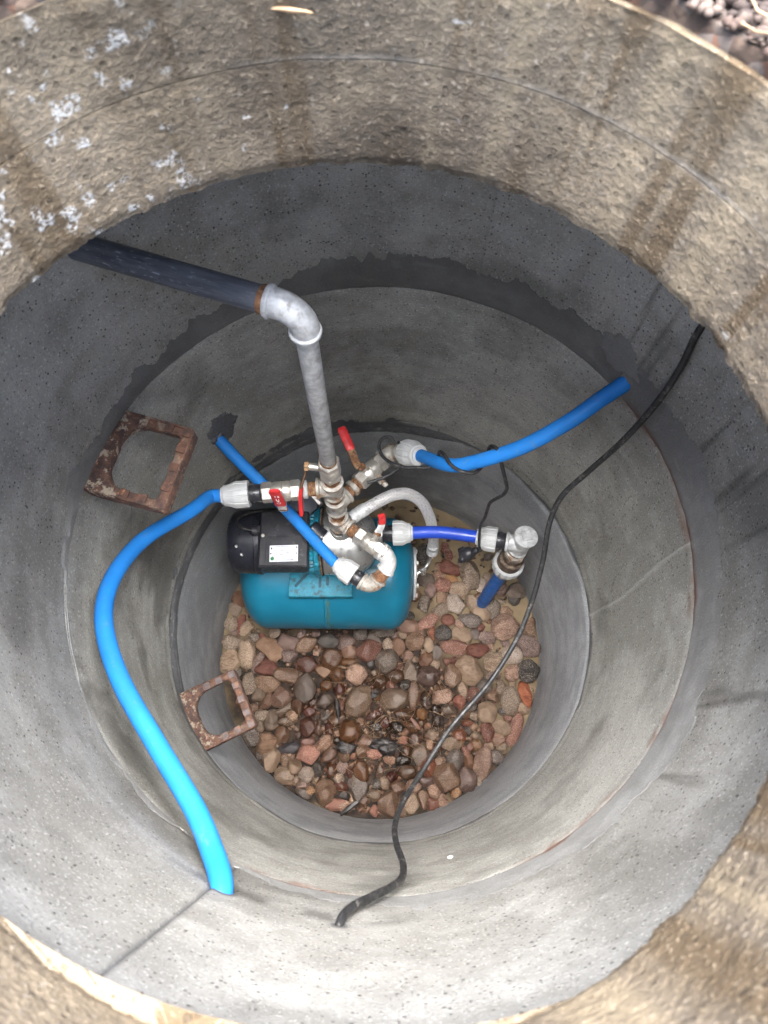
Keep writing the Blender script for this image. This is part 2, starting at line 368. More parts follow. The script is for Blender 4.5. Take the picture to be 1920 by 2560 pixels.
def bar(path, w, t, up, n=6):
    """flat bar swept along a path; up = direction of the thin side"""
    P = spline(path, n) if len(path) > 2 else np.array(path, float); T = np.gradient(P, axis=0); T /= np.linalg.norm(T, axis=1)[:, None]; V = []; F = []
    for i in range(len(P)):
        u = np.array(up, float); u = u - T[i] * (u @ T[i]); u /= np.linalg.norm(u); s = np.cross(T[i], u)
        e = .6 if i in (0, len(P) - 1) else 1
        for a, b in ((-1, -.6), (-.8, -1), (.8, -1), (1, -.6), (1, .6), (.8, 1), (-.8, 1), (-1, .6)): V.append(P[i] + s * a * w / 2 * (e if e == 1 else .8) + u * b * t / 2 * e)
    for i in range(len(P) - 1):
        for k in range(8): k2 = (k + 1) % 8; F.append((i * 8 + k, i * 8 + k2, (i + 1) * 8 + k2, (i + 1) * 8 + k))
    F.append(tuple(range(8))[::-1]); m = (len(P) - 1) * 8; F.append(tuple(range(m, m + 8))); return V, F
def unit(v): v = np.asarray(v, float); return v / np.linalg.norm(v)
def arc(p, c0, d0, d1, R, n=14, ext=.0):
    """bend path round corner point c0 arriving along d0, leaving along d1"""
    d0, d1 = unit(d0), unit(d1); c0 = np.asarray(c0, float); ang = math.acos(max(-1, min(1, d0 @ d1))); t = R * math.tan(ang / 2)
    a = c0 - d0 * t; nrm = unit(d1 - d0 * (d1 @ d0)); ctr = a + nrm * R; out = [a - d0 * ext]
    for k in range(n + 1):
        f = ang * k / n; out.append(ctr - nrm * R * math.cos(f) + d0 * R * math.sin(f))
    out.append(c0 + d1 * t + d1 * ext); return np.array(out), t

# ------------------------------------------------------------------ the well shaft
HX, HY, HR = -.026, -.158, .31           # manhole opening in the cover slab
Z1, Z2, Z3, ZC, ZG = .537, 1.096, 1.696, 1.790, 1.866
def grid_faces(nr, nc):
    i = np.arange(nr - 1)[:, None] * nc + np.arange(nc - 1)[None, :]
    return np.stack([i, i + 1, i + nc + 1, i + nc], -1).reshape(-1, 4).tolist()
def shaft_ring(name, label, R, z0, z1, mat, seam, disp, attrf, thick=.085, nth=760, dz=.0048):
    """concrete ring: rows run outer rim -> inner face (top to bottom) -> outer rim"""
    th = seam + np.linspace(0, 2 * PI, nth + 1); zi = np.linspace(z1, z0, int((z1 - z0) / dz) + 1)
    TH, ZZ = np.meshgrid(th, zi); wrap = np.stack([R * np.cos(TH), R * np.sin(TH), ZZ], -1)
    rr = R + disp(TH, ZZ, wrap); rows_r = np.vstack([np.full((1, nth + 1), R + thick), rr, np.full((2, nth + 1), R + thick)])
    rows_z = np.vstack([np.full((1, nth + 1), z1), ZZ, np.full((1, nth + 1), z0), np.full((1, nth + 1), z1)])
    T4 = np.vstack([th[None], TH, th[None], th[None]])
    V = np.stack([rows_r * np.cos(T4), rows_r * np.sin(T4), rows_z], -1).reshape(-1, 3)
    UV = np.stack([T4 * R, rows_z], -1).reshape(-1, 2); A = attrf(T4, rows_z, V.reshape(T4.shape + (3,)))
    o = mesh_obj(name, V, grid_faces(len(rows_r), nth + 1), MAT[mat], None, (0, 0, 0), 60, UV, A)
    return tag(o, label, 'concrete ring', 'stacked concrete rings of the shaft')
def adeg(TH, a):     # signed angular distance to a degrees, in degrees
    return (np.degrees(TH) - a + 180) % 360 - 180
def ctone(P):      # mottling, vertical runs and circular trowel scuffs of the concrete
    return np.clip(.5 + .62 * fbm(P * 3.6, 301, 5, .65) + .36 * fbm(P * 22, 305, 4, .7) + .12 * fbm(P * np.array([24, 24, 2.2]), 307, 3, .6) + .13 * fbm(P * np.array([4, 4, 46]), 309, 3, .6), 0, 1)
def inrange(TH, a, b, soft=6):
    mid, half = (a + b) / 2, (b - a) / 2; return 1 - sstep(half - soft, half + soft, np.abs(adeg(TH, mid)))

def d1(TH, Z, P):
    e = sstep(Z1 - .05, Z1, Z)                       # worn, chamfered upper edge
    return fbm(P * 5, 21, 3) * .0022 + fbm(P * 38, 2, 3) * .0007 + e ** 2 * (.0085 + .005 * fbm(P * 14, 3, 3)) - .004 * sstep(.03, .0, Z)
def a1(TH, Z, P):
    n = fbm(P * 9, 5, 4); lo = sstep(Z1 - .02, Z1 - .004, Z + n * .012)
    return dict(tone=ctone(P), damp=np.clip(lo * .7 + sstep(.10, .02, Z + n * .05) * .55 + .25 * sstep(.1, .5, n) + .35 * inrange(TH, 40, 200, 30), 0, 1), pale=sstep(.5, .58, Z + .02 * n) * .0,
                line=np.clip(sstep(Z1 - .024, Z1 - .010, Z + .022 * fbm(P * 13, 331, 4)), 0, 1) * .95)
shaft_ring('concrete_ring', 'lowest dark grey concrete ring, right around the cobbles', .5, -.05, Z1, 'ring_low', math.radians(100), d1, a1)
def d2(TH, Z, P):
    lo = 1 - sstep(Z1 + .006, Z1 + .030, Z); hi = sstep(Z2 - .016, Z2, Z)
    seam = np.exp(-(adeg(TH, -.4 + 1.5 * fbm(P * 4, 4, 2)) * .0087 / .003) ** 2)
    return fbm(P * 5, 21, 3) * .0022 + fbm(P * 34, 12, 3) * .0007 + - lo * (.0038 + .004 * fbm(P * 12, 13, 4)) * (1 - sstep(.7, 1, (Z1 + .010 - Z) / .007) * .6) + hi ** 2 * (.0012 + .0014 * fbm(P * 22, 14, 3)) - seam * .0016
def a2(TH, Z, P):
    n = fbm(P * 8, 15, 4); n2 = fbm(P * 24, 16, 3)
    seam = np.exp(-(adeg(TH, -.4 + 1.5 * fbm(P * 4, 4, 2)) * .0087 / .0028) ** 2)
    top = sstep(Z2 - .028, Z2 - .006, Z + n2 * .012)
    rust = top * np.clip(inrange(TH, -12, 8, 5) + inrange(TH, 10, 34, 5) * .8 + inrange(TH, -66, -48, 4) * .9 + inrange(TH, -112, -96, 5) * .8 + inrange(TH, -38, -30, 3), 0, 1)
    crk = np.zeros_like(TH)
    for a, z0, z1, sl, wd in ((-6, .60, .76, 9, .0022), (183, .72, .94, -12, .002), (172, .85, 1.0, 14, .002), (205, .6, .72, -16, .0018)):
        aa = a + (Z - z0) * sl * 8 + 2.2 * fbm(P * 9, 18 + int(a), 3); crk = np.maximum(crk, np.exp(-(adeg(TH, aa) * .0087 / wd) ** 2) * sstep(z0, z0 + .03, Z) * (1 - sstep(z1 - .03, z1, Z)) * sstep(-.2, .2, n2))
    damp = (1 - sstep(Z1 + .012, Z1 + .05, Z + n * .02)) * .6 + .5 * sstep(.08, .45, n) + .6 * inrange(TH, 165, 222, 14) * sstep(-.05, .2, n + .3 * n2) + .3 * inrange(TH, 22, 44, 8) * (1 - sstep(1.06, 1.12, Z)) * sstep(.8, 1.0, Z)
    return dict(tone=ctone(P), rust=rust * sstep(-.35, .15, fbm(P * 40, 311, 4, .65)), damp=np.clip(damp, 0, 1), line=np.clip(crk * .8 + (1 - sstep(Z1 + .009, Z1 + .016, Z + .020 * fbm(P * 11, 333, 4))) * .9, 0, 1), pale=np.clip(seam * .8 + sstep(Z2 - .02, Z2 - .008, Z) * .4 * inrange(TH, -60, 20, 20), 0, 1))
shaft_ring('concrete_ring', 'middle grey concrete ring with a pale vertical casting seam', .5, Z1 + .003, Z2, 'ring_mid', math.radians(150), d2, a2)
def d3(TH, Z, P):
    g = np.exp(-(adeg(TH, -113) * .0088 / .0028) ** 2); g2 = np.exp(-(adeg(TH, 70) * .0088 / .003) ** 2)
    return fbm(P * 5, 21, 3) * .0022 + fbm(P * 30, 22, 3) * .0008 + g * .003 - g2 * .001
def a3(TH, Z, P):
    n = fbm(P * 7, 25, 4); g = np.exp(-(adeg(TH, -113 + .25 * fbm(P * 20, 3, 2)) * .0088 / .0026) ** 2)
    dr = sstep(.25, .6, fbm(np.stack([TH * 26, Z * 4, 0 * Z], -1), 28, 3)) * inrange(TH, -48, 48, 12) * sstep(1.1, 1.2, Z) * (1 - sstep(1.3, 1.5, Z + .1 * n))
    g2 = np.exp(-(adeg(TH, 70) * .0088 / .002) ** 2)
    for a, z, r in ((-111.8, 1.247, .017), (-95.3, 1.268, .007), (33.6, 1.134, .017)):      # gap darkness painted into the colour as rings round the pipe and cable holes
        ds = np.hypot(adeg(TH, a) * .00875, Z - z); g2 = np.maximum(g2, 2.4 * np.exp(-(np.maximum(ds - r - .004 * n, 0) / .004) ** 2))
    return dict(tone=ctone(P), line=np.clip(g * .85 + g2 * .4, 0, 1), damp=np.clip(.85 * inrange(TH, -119, -87, 4) * np.exp(-((Z - 1.235 - .03 * n) / .03) ** 2) * sstep(-.3, .2, fbm(P * 26, 29, 3)) + .4 * sstep(.12, .5, n) + .6 * inrange(TH, 166, 225, 14) * sstep(-.02, .2, n) * (1 - sstep(1.2, 1.34, Z)) + dr * .95 + .35 * (1 - sstep(1.16, 1.3, Z + .08 * n)), 0, 1))
shaft_ring('concrete_ring', 'uppermost pitted concrete ring directly under the cover slab', .5008, Z2 + .003, Z3 + .004, 'ring_top', math.radians(-113), d3, a3)

# mortar smeared over the joints
def mortar_band(name, label, R, zlo, zhi, th0, th1, mat, thick, seed, dampf, nth=760, nz=30, rustf=lambda a: 0 * a):
    th = np.radians(np.linspace(th0, th1, nth)); s = np.linspace(0, 1, nz); TH, S = np.meshgrid(th, s)
    Pn = np.stack([np.cos(th) * 5, np.sin(th) * 5, 0 * th], -1)
    jag = lambda sd: fbm(Pn, seed + sd, 3) * .7 + fbm(Pn * 6, seed + sd + 9, 5, .62) * .6
    full = th1 - th0 > 355
    ends = np.ones(nth) if full else sstep(0, .08, np.linspace(0, 1, nth)) * sstep(0, .08, np.linspace(1, 0, nth))
    lo = zlo(np.degrees(th)) + (.003 if zlo(0.) > .9 else .012) * jag(0); hi = zhi(np.degrees(th)) + .045 * jag(50)
    if full:                                  # close the loop
        k = sstep(.94, 1, np.linspace(0, 1, nth)); lo = lo * (1 - k) + lo[0] * k; hi = hi * (1 - k) + hi[0] * k
    mid = (lo + hi) / 2; lo = mid + (lo - mid) * (.15 + .85 * ends); hi = mid + (hi - mid) * (.15 + .85 * ends)
    Z = lo[None] + (hi - lo)[None] * S; P = np.stack([R * np.cos(TH), R * np.sin(TH), Z], -1)
    t = thick * np.minimum(sstep(-.02, .14, S), sstep(-.02, .5, 1 - S)) * (1 + .45 * fbm(P * 16, seed, 3)) + fbm(P * 45, seed + 3, 3) * .0009
    t = np.where((S < .001) | (S > .999), -.006, np.maximum(t, .0002)) 
    t = t * (1 - .75 * inrange(TH, 190, 300, 25) * (zlo(0.) > .9))
    r = R + fbm(P * 5, 21, 3) * .0022 - t; V = np.stack([r * np.cos(TH), r * np.sin(TH), Z], -1)
    dm = np.clip(dampf(np.degrees(TH)) * (1 + .4 * fbm(P * 10, seed + 5, 3)), 0, 1)
    pl = sstep(.35, .6, fbm(np.stack([TH * 12, Z * 60, Z * 0], -1), seed + 7, 3)) * (.5 if zlo(0.) < .9 else .15)
    o = mesh_obj(name, V.reshape(-1, 3), grid_faces(nz, nth), MAT[mat], None, (0, 0, 0), 60, np.stack([TH * R, Z], -1).reshape(-1, 2), dict(tone=ctone(P), damp=dm, pale=pl, line=np.clip(sstep(.9, 1., S) * .35 * sstep(-.2, .4, fbm(P * 30, seed + 8, 2)), 0, 1), rust=rustf(np.degrees(TH)) * (1 - sstep(.06, .22, S + .15 * fbm(P * 25, seed + 6, 3)))))
    return tag(o, label, 'mortar')
cosd = lambda a, c: np.cos(np.radians(a - c))
mortar_band('mortar_band', 'broad smeared mortar band sealing the upper ring joint', .5008, lambda a: Z2 - .004 + 0 * a, lambda a: 1.172 + .020 * cosd(a, 0) - .008 * cosd(a, 180) - .05 * inrange(np.radians(a), 185, 265, 18), -158, 202, 'mortar', .0032, 40,
            lambda a: .06 + .95 * inrange(np.radians(a), 22, 170, 30),
            rustf=lambda a: np.clip(inrange(np.radians(a), -14, 4, 4) + inrange(np.radians(a), 8, 30, 4) * .8 + inrange(np.radians(a), -66, -46, 4) + inrange(np.radians(a), -34, -27, 3) + .8 * inrange(np.radians(a), -112, -98, 3), 0, 1))
mortar_band('mortar_band', 'dark streaky mortar smear on the lower ring joint behind the pump', .5, lambda a: .478 + .02 * cosd(a, 90), lambda a: .556 + .012 * cosd(a, 100), 62, 214, 'mortar_low', .004, 60,
            lambda a: .3 + .35 * inrange(np.radians(a), 50, 130, 20), nth=300)
def mortar_lump(t, name, p, d, r, seed, mat='mortar'):
    """ragged mortar pushed in around a pipe where it enters the wall"""
    p = np.asarray(p, float); x, y, z = frame(d); V = []; F = []; n = 30; pr = [(1.01, .004), (1.15, .003), (1.35, .0), (1.6, -.005), (1.8, -.014)]
    for j, (rr, h) in enumerate(pr):
        for k in range(n):
            a = 2 * PI * k / n; q = float(fbm(np.array([[math.cos(a) * 2.2, math.sin(a) * 2.2, seed + j * .6]]), seed, 3)[0]); R_ = r * (rr + (.55 * q if j > 1 else .1 * q)); V.append(p + R_ * (x * math.cos(a) + y * math.sin(a)) - z * (h + .006 * q))
    for j in range(len(pr) - 1):
        for k in range(n): k2 = (k + 1) % n; F.append((j * n + k, j * n + k2, (j + 1) * n + k2, (j + 1) * n + k))
    t.part(name, (V, F), mat, 60, attrs=dict(tone=[.5] * len(V), damp=[.7] * len(V)))
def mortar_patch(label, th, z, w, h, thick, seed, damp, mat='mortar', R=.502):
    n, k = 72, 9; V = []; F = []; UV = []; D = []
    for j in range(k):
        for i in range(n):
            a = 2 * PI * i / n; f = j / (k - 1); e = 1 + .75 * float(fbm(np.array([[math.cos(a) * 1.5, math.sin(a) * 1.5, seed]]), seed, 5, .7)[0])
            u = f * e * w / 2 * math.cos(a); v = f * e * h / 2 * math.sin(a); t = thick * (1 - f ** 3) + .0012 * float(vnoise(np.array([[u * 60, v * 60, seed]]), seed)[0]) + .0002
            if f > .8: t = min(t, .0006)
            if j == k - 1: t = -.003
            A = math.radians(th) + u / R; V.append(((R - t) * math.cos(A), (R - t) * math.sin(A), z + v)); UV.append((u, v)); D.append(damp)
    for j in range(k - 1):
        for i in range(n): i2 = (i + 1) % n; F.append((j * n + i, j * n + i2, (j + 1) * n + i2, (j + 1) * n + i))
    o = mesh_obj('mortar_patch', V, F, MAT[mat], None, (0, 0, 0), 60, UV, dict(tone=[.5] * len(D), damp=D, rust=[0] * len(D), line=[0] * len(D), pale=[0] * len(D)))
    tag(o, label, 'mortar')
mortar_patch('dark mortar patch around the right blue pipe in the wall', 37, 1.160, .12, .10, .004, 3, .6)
mortar_patch('dark damp mortar patch above the end of the thin diagonal blue pipe', 134, .80, .08, .11, .003, 5, .55, 'mortar_low', .5)

# cover slab with the manhole, collar ring, ground
def neck_noise(P):
    return fbm(P * np.array([9, 9, 7]), 70, 3) * .0026 + fbm(P * np.array([80, 80, 100]), 71, 4, .7) * .0007 + fbm(P * 130, 72, 2) * .0006
def neck_part(name, label, rows_out_lo, z0, z1, rows_out_hi, jag, cat, dz=.0016, nth=1300):
    th = math.radians(-150) + np.linspace(0, 2 * PI, nth + 1); zi = np.linspace(z0, z1, int((z1 - z0) / dz) + 1); TH, ZZ = np.meshgrid(th, zi)
    W = np.stack([HR * np.cos(TH), HR * np.sin(TH), ZZ], -1); bl = 1.
    r = HR + neck_noise(W) * bl
    e0 = np.exp(-((ZZ - z0) / .006) ** 2); e1 = np.exp(-((z1 - ZZ) / .006) ** 2)
    sm = np.exp(-((ZZ - ZC) / .004) ** 2)
    e0 = e0 * (z0 < ZC - .01); e1 = e1 * (z1 > ZC + .01); r = r + sm * (.0002 + .0006 * fbm(W * np.array([20, 20, 0]), 77, 3)) + e0 * (.0025 + jag * (fbm(W * np.array([70, 70, 0]), 74, 5, .75))) + e1 * (.002 + .003 * fbm(W * np.array([30, 30, 0]), 75, 3))
    zz = ZZ + e0 * jag * 1.1 * fbm(W * np.array([90, 90, 0]), 76, 5, .75)
    X = HX + r * np.cos(TH); Y = HY + r * np.sin(TH); lo = []; hi = []
    for (ro, cx, cy_, z) in rows_out_lo: lo.append(np.stack([cx + ro * np.cos(th), cy_ + ro * np.sin(th), 0 * th + z], -1))
    for (ro, cx, cy_, z) in rows_out_hi: hi.append(np.stack([cx + ro * np.cos(th), cy_ + ro * np.sin(th), 0 * th + z], -1))
    G = np.concatenate([np.array(lo), np.stack([X, Y, zz], -1), np.array(hi)], 0); Z4 = G[..., 2]; T4 = np.broadcast_to(th, Z4.shape)
    Wf = np.stack([HR * np.cos(T4), HR * np.sin(T4), Z4], -1); n = fbm(Wf * 9, 78, 3)
    ef = np.clip(inrange(T4, 112, 172, 14) * sstep(.12, .5, fbm(Wf * 75, 79, 3)) + inrange(T4, 16, 27, 4) * sstep(-.1, .3, fbm(Wf * 30, 83, 3)) * (1 - sstep(1.735, 1.76, Z4)) + .8 * sstep(.5, .62, fbm(Wf * 80, 80, 3)) * inrange(T4, 70, 200, 20), 0, 1)
    dz_ = np.stack([np.cos(T4) * 9, np.sin(T4) * 9, Z4 * 1.2], -1); drip = np.clip(.5 + 1.15 * (fbm(dz_, 210, 4, .62) * (.45 + .55 * inrange(T4, -175, 75, 25)) + .35 * fbm(dz_ * np.array([3.2, 3.2, 5.]), 214, 3)), 0, 1)
    damp = np.clip(.85 * inrange(T4, 58, 165, 30) * sstep(-.45, .35, n) + .25 * sstep(0., .5, n) + .35 * sstep(z1 - .012, z1, Z4), 0, 1) * .8
    o = mesh_obj(name, G.reshape(-1, 3), [f[::-1] for f in grid_faces(len(G), nth + 1)], MAT['neck'], None, (0, 0, 0), 60, np.stack([T4 * HR, Z4], -1).reshape(-1, 2), dict(tone=np.clip(.5 + .55 * fbm(Wf * 3.2, 301, 5, .6) + .25 * fbm(Wf * 22, 305, 3, .6), 0, 1), drip=drip, efflo=ef, damp=damp, rust=np.zeros(Z4.shape), line=np.zeros(Z4.shape), pale=np.exp(-((Z4 - ZC - .001) / .0022) ** 2) * np.clip(.3 + .8 * n, 0, 1) * inrange(T4, 30, 95, 15)))
    return tag(o, label, cat)
neck_part('cover_slab', 'thick tan concrete cover slab with the round manhole opening', [(.62, 0, 0, ZC - .001), (.62, 0, 0, Z3), (.40, -.01, -.06, Z3)], Z3, ZC - .001, [(.40, -.01, -.06, ZC - .001), (.62, 0, 0, ZC - .001)], .0038, 'cover slab')
neck_part('collar_ring', 'low tan concrete collar on top of the slab opening', [(HR + .07, HX, HY, ZG - .006), (HR + .07, HX, HY, ZC)], ZC, ZG - .006, [(HR + .07, HX, HY, ZG - .006)], .002, 'concrete collar')

def build_ground():
    nth = 700; th = np.linspace(0, 2 * PI, nth + 1); rr = np.concatenate([np.linspace(0, .16, 70) , .16 * np.geomspace(1.06, 500, 60)])
    TH, RR = np.meshgrid(th, rr); edge = .006 * fbm(np.stack([np.cos(TH) * 6, np.sin(TH) * 6, 0 * TH], -1), 90, 4) + .005
    r = HR + edge * np.exp(-RR / .05) + RR; X = HX + r * np.cos(TH); Y = HY + r * np.sin(TH); P = np.stack([X, Y, 0 * X], -1)
    z = ZG + .004 + (fbm(P * 14, 91, 4) * .010 + fbm(P * 60, 92, 4, .6) * .008) * np.exp(-RR / 3.) * sstep(-.01, .02, RR) + .05 * sstep(.1, 2, RR) * fbm(P * .8, 93, 3)
    z[0] -= .012
    o = mesh_obj('ground', np.stack([X, Y, z], -1).reshape(-1, 3), grid_faces(len(rr), nth + 1), MAT['soil'], None, (0, 0, 0), None)
    o['kind'] = 'structure'
    return th, rr
build_ground()

def build_floor():
    nth, nr = 240, 90; th = np.linspace(0, 2 * PI, nth + 1); rr = np.linspace(.0, .52, nr); TH, RR = np.meshgrid(th, rr); X, Y = RR * np.cos(TH), RR * np.sin(TH); P = np.stack([X, Y, 0 * X], -1)
    z = fbm(P * 9, 95, 3) * .006 + fbm(P * 45, 96, 3) * .003 - .002
    q = np.hypot((X + .07) / .44, (Y + .22) / .36) + .35 * fbm(P * 12, 97, 3); muck = 1 - sstep(.75, 1.15, q); muck = np.maximum(muck, .8 * (1 - sstep(.4, 1., np.hypot((X - .03) / .16, (Y - .33) / .12) + .4 * fbm(P * 20, 98, 3))))
    o = mesh_obj('sand_floor', np.stack([X, Y, z], -1).reshape(-1, 3), grid_faces(nr, nth + 1), MAT['sand'], None, (0, 0, 0), None, None, dict(muck=muck))
    o['kind'] = 'structure'
build_floor()

# ------------------------------------------------------------------ pump set on its pressure tank
AX, AY, AZ = -.15, .192, .176; TR = .166
pump = Thing('pump_set', (AX, AY, 0), 'turquoise pressure tank carrying a black-topped motor and stainless pump', 'pump')
def tank_prof(L0=-.408, L1=.092, r=TR):
    pr = []
    for k in range(15):
        a = PI / 2 * k / 14; pr.append((r * math.sin(a) ** .8 + .0005, L0 + .085 * (1 - math.cos(a))))
    pr += [(r, -.155), (r + .0022, -.1535), (r + .0022, -.1465), (r, -.145)]
    for k in range(13):
        a = PI / 2 * k / 12; pr.append((r * (1 - .52 * (1 - math.cos(a))) if k < 12 else r * .47, L1 - .065 + .065 * math.sin(a)))
    pr += [(.03, L1 + .001)]; return pr
XD = (1, -.012, 0)
tank = pump.part('tank', revolve([(r, h + .15) for r, h in tank_prof()], (-.15, AY, AZ), XD, 64), 'teal', 50)
fl = lambda x: np.array((x, AY - .012 * (x + .15), AZ))
pump.part('flange_rim', revolve([(.05, 0), (.083, .001), (.085, .004), (.085, .007), (.08, .009), (.05, .010)], fl(.086), XD, 48), 'teal', 30, tank)
pump.part('flange', revolve([(.03, 0), (.078, .0), (.079, .002), (.079, .006), (.076, .008), (.03, .009)], fl(.097), XD, 48), 'galv', 30, tank)
for k in range(6):
    a = k * PI / 3 + .3; pump.part('bolt', hexnut(fl(.105) + np.array((0, .065 * math.cos(a), .065 * math.sin(a))), XD, .007, .006), 'nickel', 20, tank)
for sx in (-.29, -.02):
    pump.part('tank_foot', box((sx, AY, .012), (.06, .20, .05), None, .004), 'teal', 30, tank)
# bracket plate with folded lip, slots
BZ = .349
br = pump.part('bracket', join(box((-.161, .192, BZ), (.172, .222, .004), None, .0015), box((-.161, .0815, BZ - .0115), (.172, .004, .023), None, .0015), box((-.161, .3025, BZ - .0115), (.172, .004, .023), None, .0015), box((-.235, .192, BZ - .012), (.004, .2, .022)), box((-.087, .192, BZ - .012), (.004, .2, .022))), 'teal_cast', 30)
def capsule(c, L, w, ang, z, h):
    V = []; F = []; n = 9; pts = []
    for s, a0 in ((1, -PI / 2), (-1, PI / 2)):
        for k in range(n): a = a0 + PI * k / (n - 1); pts.append((s * (L / 2 - w / 2) + w / 2 * math.cos(a), w / 2 * math.sin(a)))
    ca, sa = math.cos(ang), math.sin(ang)
    for zz, f in ((z, 1), (z + h, 1)):
        for x, y in pts: V.append((c[0] + f * (x * ca - y * sa), c[1] + f * (x * sa + y * ca), zz))
    m = len(pts); F = [(k, (k + 1) % m, m + (k + 1) % m, m + k) for k in range(m)] + [tuple(range(m, 2 * m)), tuple(range(m))[::-1]]
    return V, F
for c, L, a in (((-.212, .128), .056, .85), ((-.163, .118), .028, PI / 2), ((-.143, .123), .026, PI / 2), ((-.108, .13), .05, 2.2)):
    pump.part('slot', capsule(c, L, .008, a, BZ + .0005, .0022), 'slot', 30, br)
# motor
MY, MZ = .205, .447
pump.part('motor_housing', revolve([(.06, 0), (.076, .004), (.078, .01), (.078, .165), (.074, .17), (.05, .172)], (-.335, MY, MZ), (1, 0, 0), 144, lambda a, h: 1 + .055 * (1 if math.cos(36 * a) > 0 else 0) * (1 if .008 < h < .166 else 0)), 'teal_cast', 30)
pump.part('motor_foot', join(box((-.20, MY - .045, .372), (.10, .03, .044), None, .004), box((-.20, MY + .045, .372), (.10, .03, .044), None, .004)), 'teal_cast', 30)
fan = pump.part('fan_cover', revolve([(.02, 0), (.05, .0015), (.066, .006), (.075, .014), (.081, .026), (.083, .04), (.084, .074), (.086, .076), (.086, .088), (.083, .09), (.06, .091)], (-.392, MY, MZ), (1, 0, 0), 56), 'fan', 30)
for k in range(3): pump.part('cover_screw', revolve([(.0045, 0), (.0045, .002), (.003, .003)], (-.345 - .012 * k, MY - .055 + .018 * k, MZ + .0815 - .012 * abs(k - 1)), (0, -.4, 1), 12), 'bright', 30, fan)
# terminal box, nameplate
tb = pump.part('terminal_box', join(box((-.236, .178, .518), (.116, .138, .05), None, .006), box((-.236, .178, .551), (.120, .142, .022), None, .005)), 'black', 30)
pump.part('lid_panel', box((-.228, .146, .5625), (.10, .074, .003), None, .001), 'black', 30, tb)
npl = pump.part('nameplate', box((-.2335, .139, .5648), (.0685, .041, .0012), rotz(.03), .0004), 'plate', 30, tb)
pump.part('lid_screw', revolve([(.0045, 0), (.0045, .002), (.003, .003)], (-.287, .185, .5620), (0, 0, 1), 14), 'nickel', 30, tb)
pump.part('cable_gland', join(cyl((-.296, .203, .545), (-.318, .203, .545), .0125, 20), hexnut((-.296, .203, .545), (-1, 0, 0), .0145, .008)), 'black', 30, tb)
def text(body, size, loc, rz, mat, parent, origin, name='lettering', rot=None):
    cu = bpy.data.curves.new(name, 'FONT'); cu.body = body; cu.size = size; cu.align_x = 'CENTER'; cu.align_y = 'CENTER'; cu.extrude = .0001
    o = bpy.data.objects.new('tmp', cu); COL.objects.link(o); dg = bpy.context.evaluated_depsgraph_get(); me = bpy.data.meshes.new_from_object(o.evaluated_get(dg)); bpy.data.objects.remove(o)
    mw = Matrix.Translation(Vector(loc) - Vector(origin)) @ (rot.to_4x4() if rot else Matrix.Rotation(rz, 4, 'Z')); me.transform(mw); me.materials.clear(); me.materials.append(MAT[mat])
    p = bpy.data.objects.new(name, me); COL.objects.link(p); p.parent = parent; return p
NZ = .56555
text('JY 1000', .0068, (-.2335, .1365, NZ), PI + .03, 'ink', tb, pump.L)
strokes = []
for (x, y, l, t) in ((-.0, .0170, .040, .0007), (-.004, .0135, .05, .0004), (.004, .0105, .045, .0004), (-.006, .0075, .044, .0005), (.003, .0045, .046, .0004), (-.002, .0015, .056, .0004), (.0, -.0065, .056, .0004), (.008, -.0095, .036, .0004), (.008, -.0125, .034, .0004), (.008, -.0165, .034, .0013), (-.030, .012, .003, .0045), (.030, .0155, .004, .003), (-.031, -.0010, .003, .003), (.031, .0005, .003, .003)):
    strokes.append(box((-.2335 + x, .139 + y, NZ), (l, t, .0003), rotz(.03)))
pump.part('fine_print', join(*strokes), 'ink', None, tb)
pump.part('round_emblem', join(revolve([(.0046, 0), (.0046, .0003)], (-.2605, .1255, NZ), (0, 0, 1), 20)), 'green', None, tb)
# end bell, pump casing
pump.part('end_bell', join(revolve([(.05, 0), (.088, 0), (.09, .002), (.09, .012), (.088, .014), (.05, .014)], (-.168, MY, MZ), (1, 0, 0), 48), box((-.161, MY, .39), (.012, .13, .08), None, .003), box((-.161, MY - .07, .44), (.012, .02, .12), None, .003)), 'teal_cast', 30)
for yy, zz in ((-.062, .062), (.062, .062), (-.07, -.02), (.07, -.02)):
    pump.part('housing_bolt', hexnut((-.154, MY + yy, MZ + zz), (1, 0, 0), .008, .007), 'rust_dark', 20)
pump.part('rear_flange', revolve([(.05, 0), (.089, 0), (.09, .002), (.09, .005), (.05, .007)], (-.153, MY, MZ), (1, 0, 0), 48), 'rust_dark', 30)
cas = [(.03, 0), (.084, .0), (.087, .003), (.087, .065), (.085, .085), (.078, .105), (.066, .12), (.05, .13), (.034, .135), (.033, .14)]
pc = pump.part('pump_casing', revolve(cas, (-.146, MY, MZ), (1, 0, 0), 64), 'steel', 40)
pump.part('outlet_neck', revolve([(.032, 0), (.030, .012), (.026, .02), (.0255, .03), (.0245, .032)], (-.099, .209, .478 + .038), (0, 0, 1), 32), 'steel', 30, pc)
pump.part('outlet_collar', revolve([(.020, 0), (.0235, .002), (.0235, .012), (.019, .014)], (-.099, .209, .545), (0, 0, 1), 6), 'rust_dark', 20, pc)
pump.part('suction_neck', revolve([(.034, 0), (.034, .012), (.03, .014)], (-.008, .222, .457), (1, 0, 0), 32), 'steel', 30, pc)
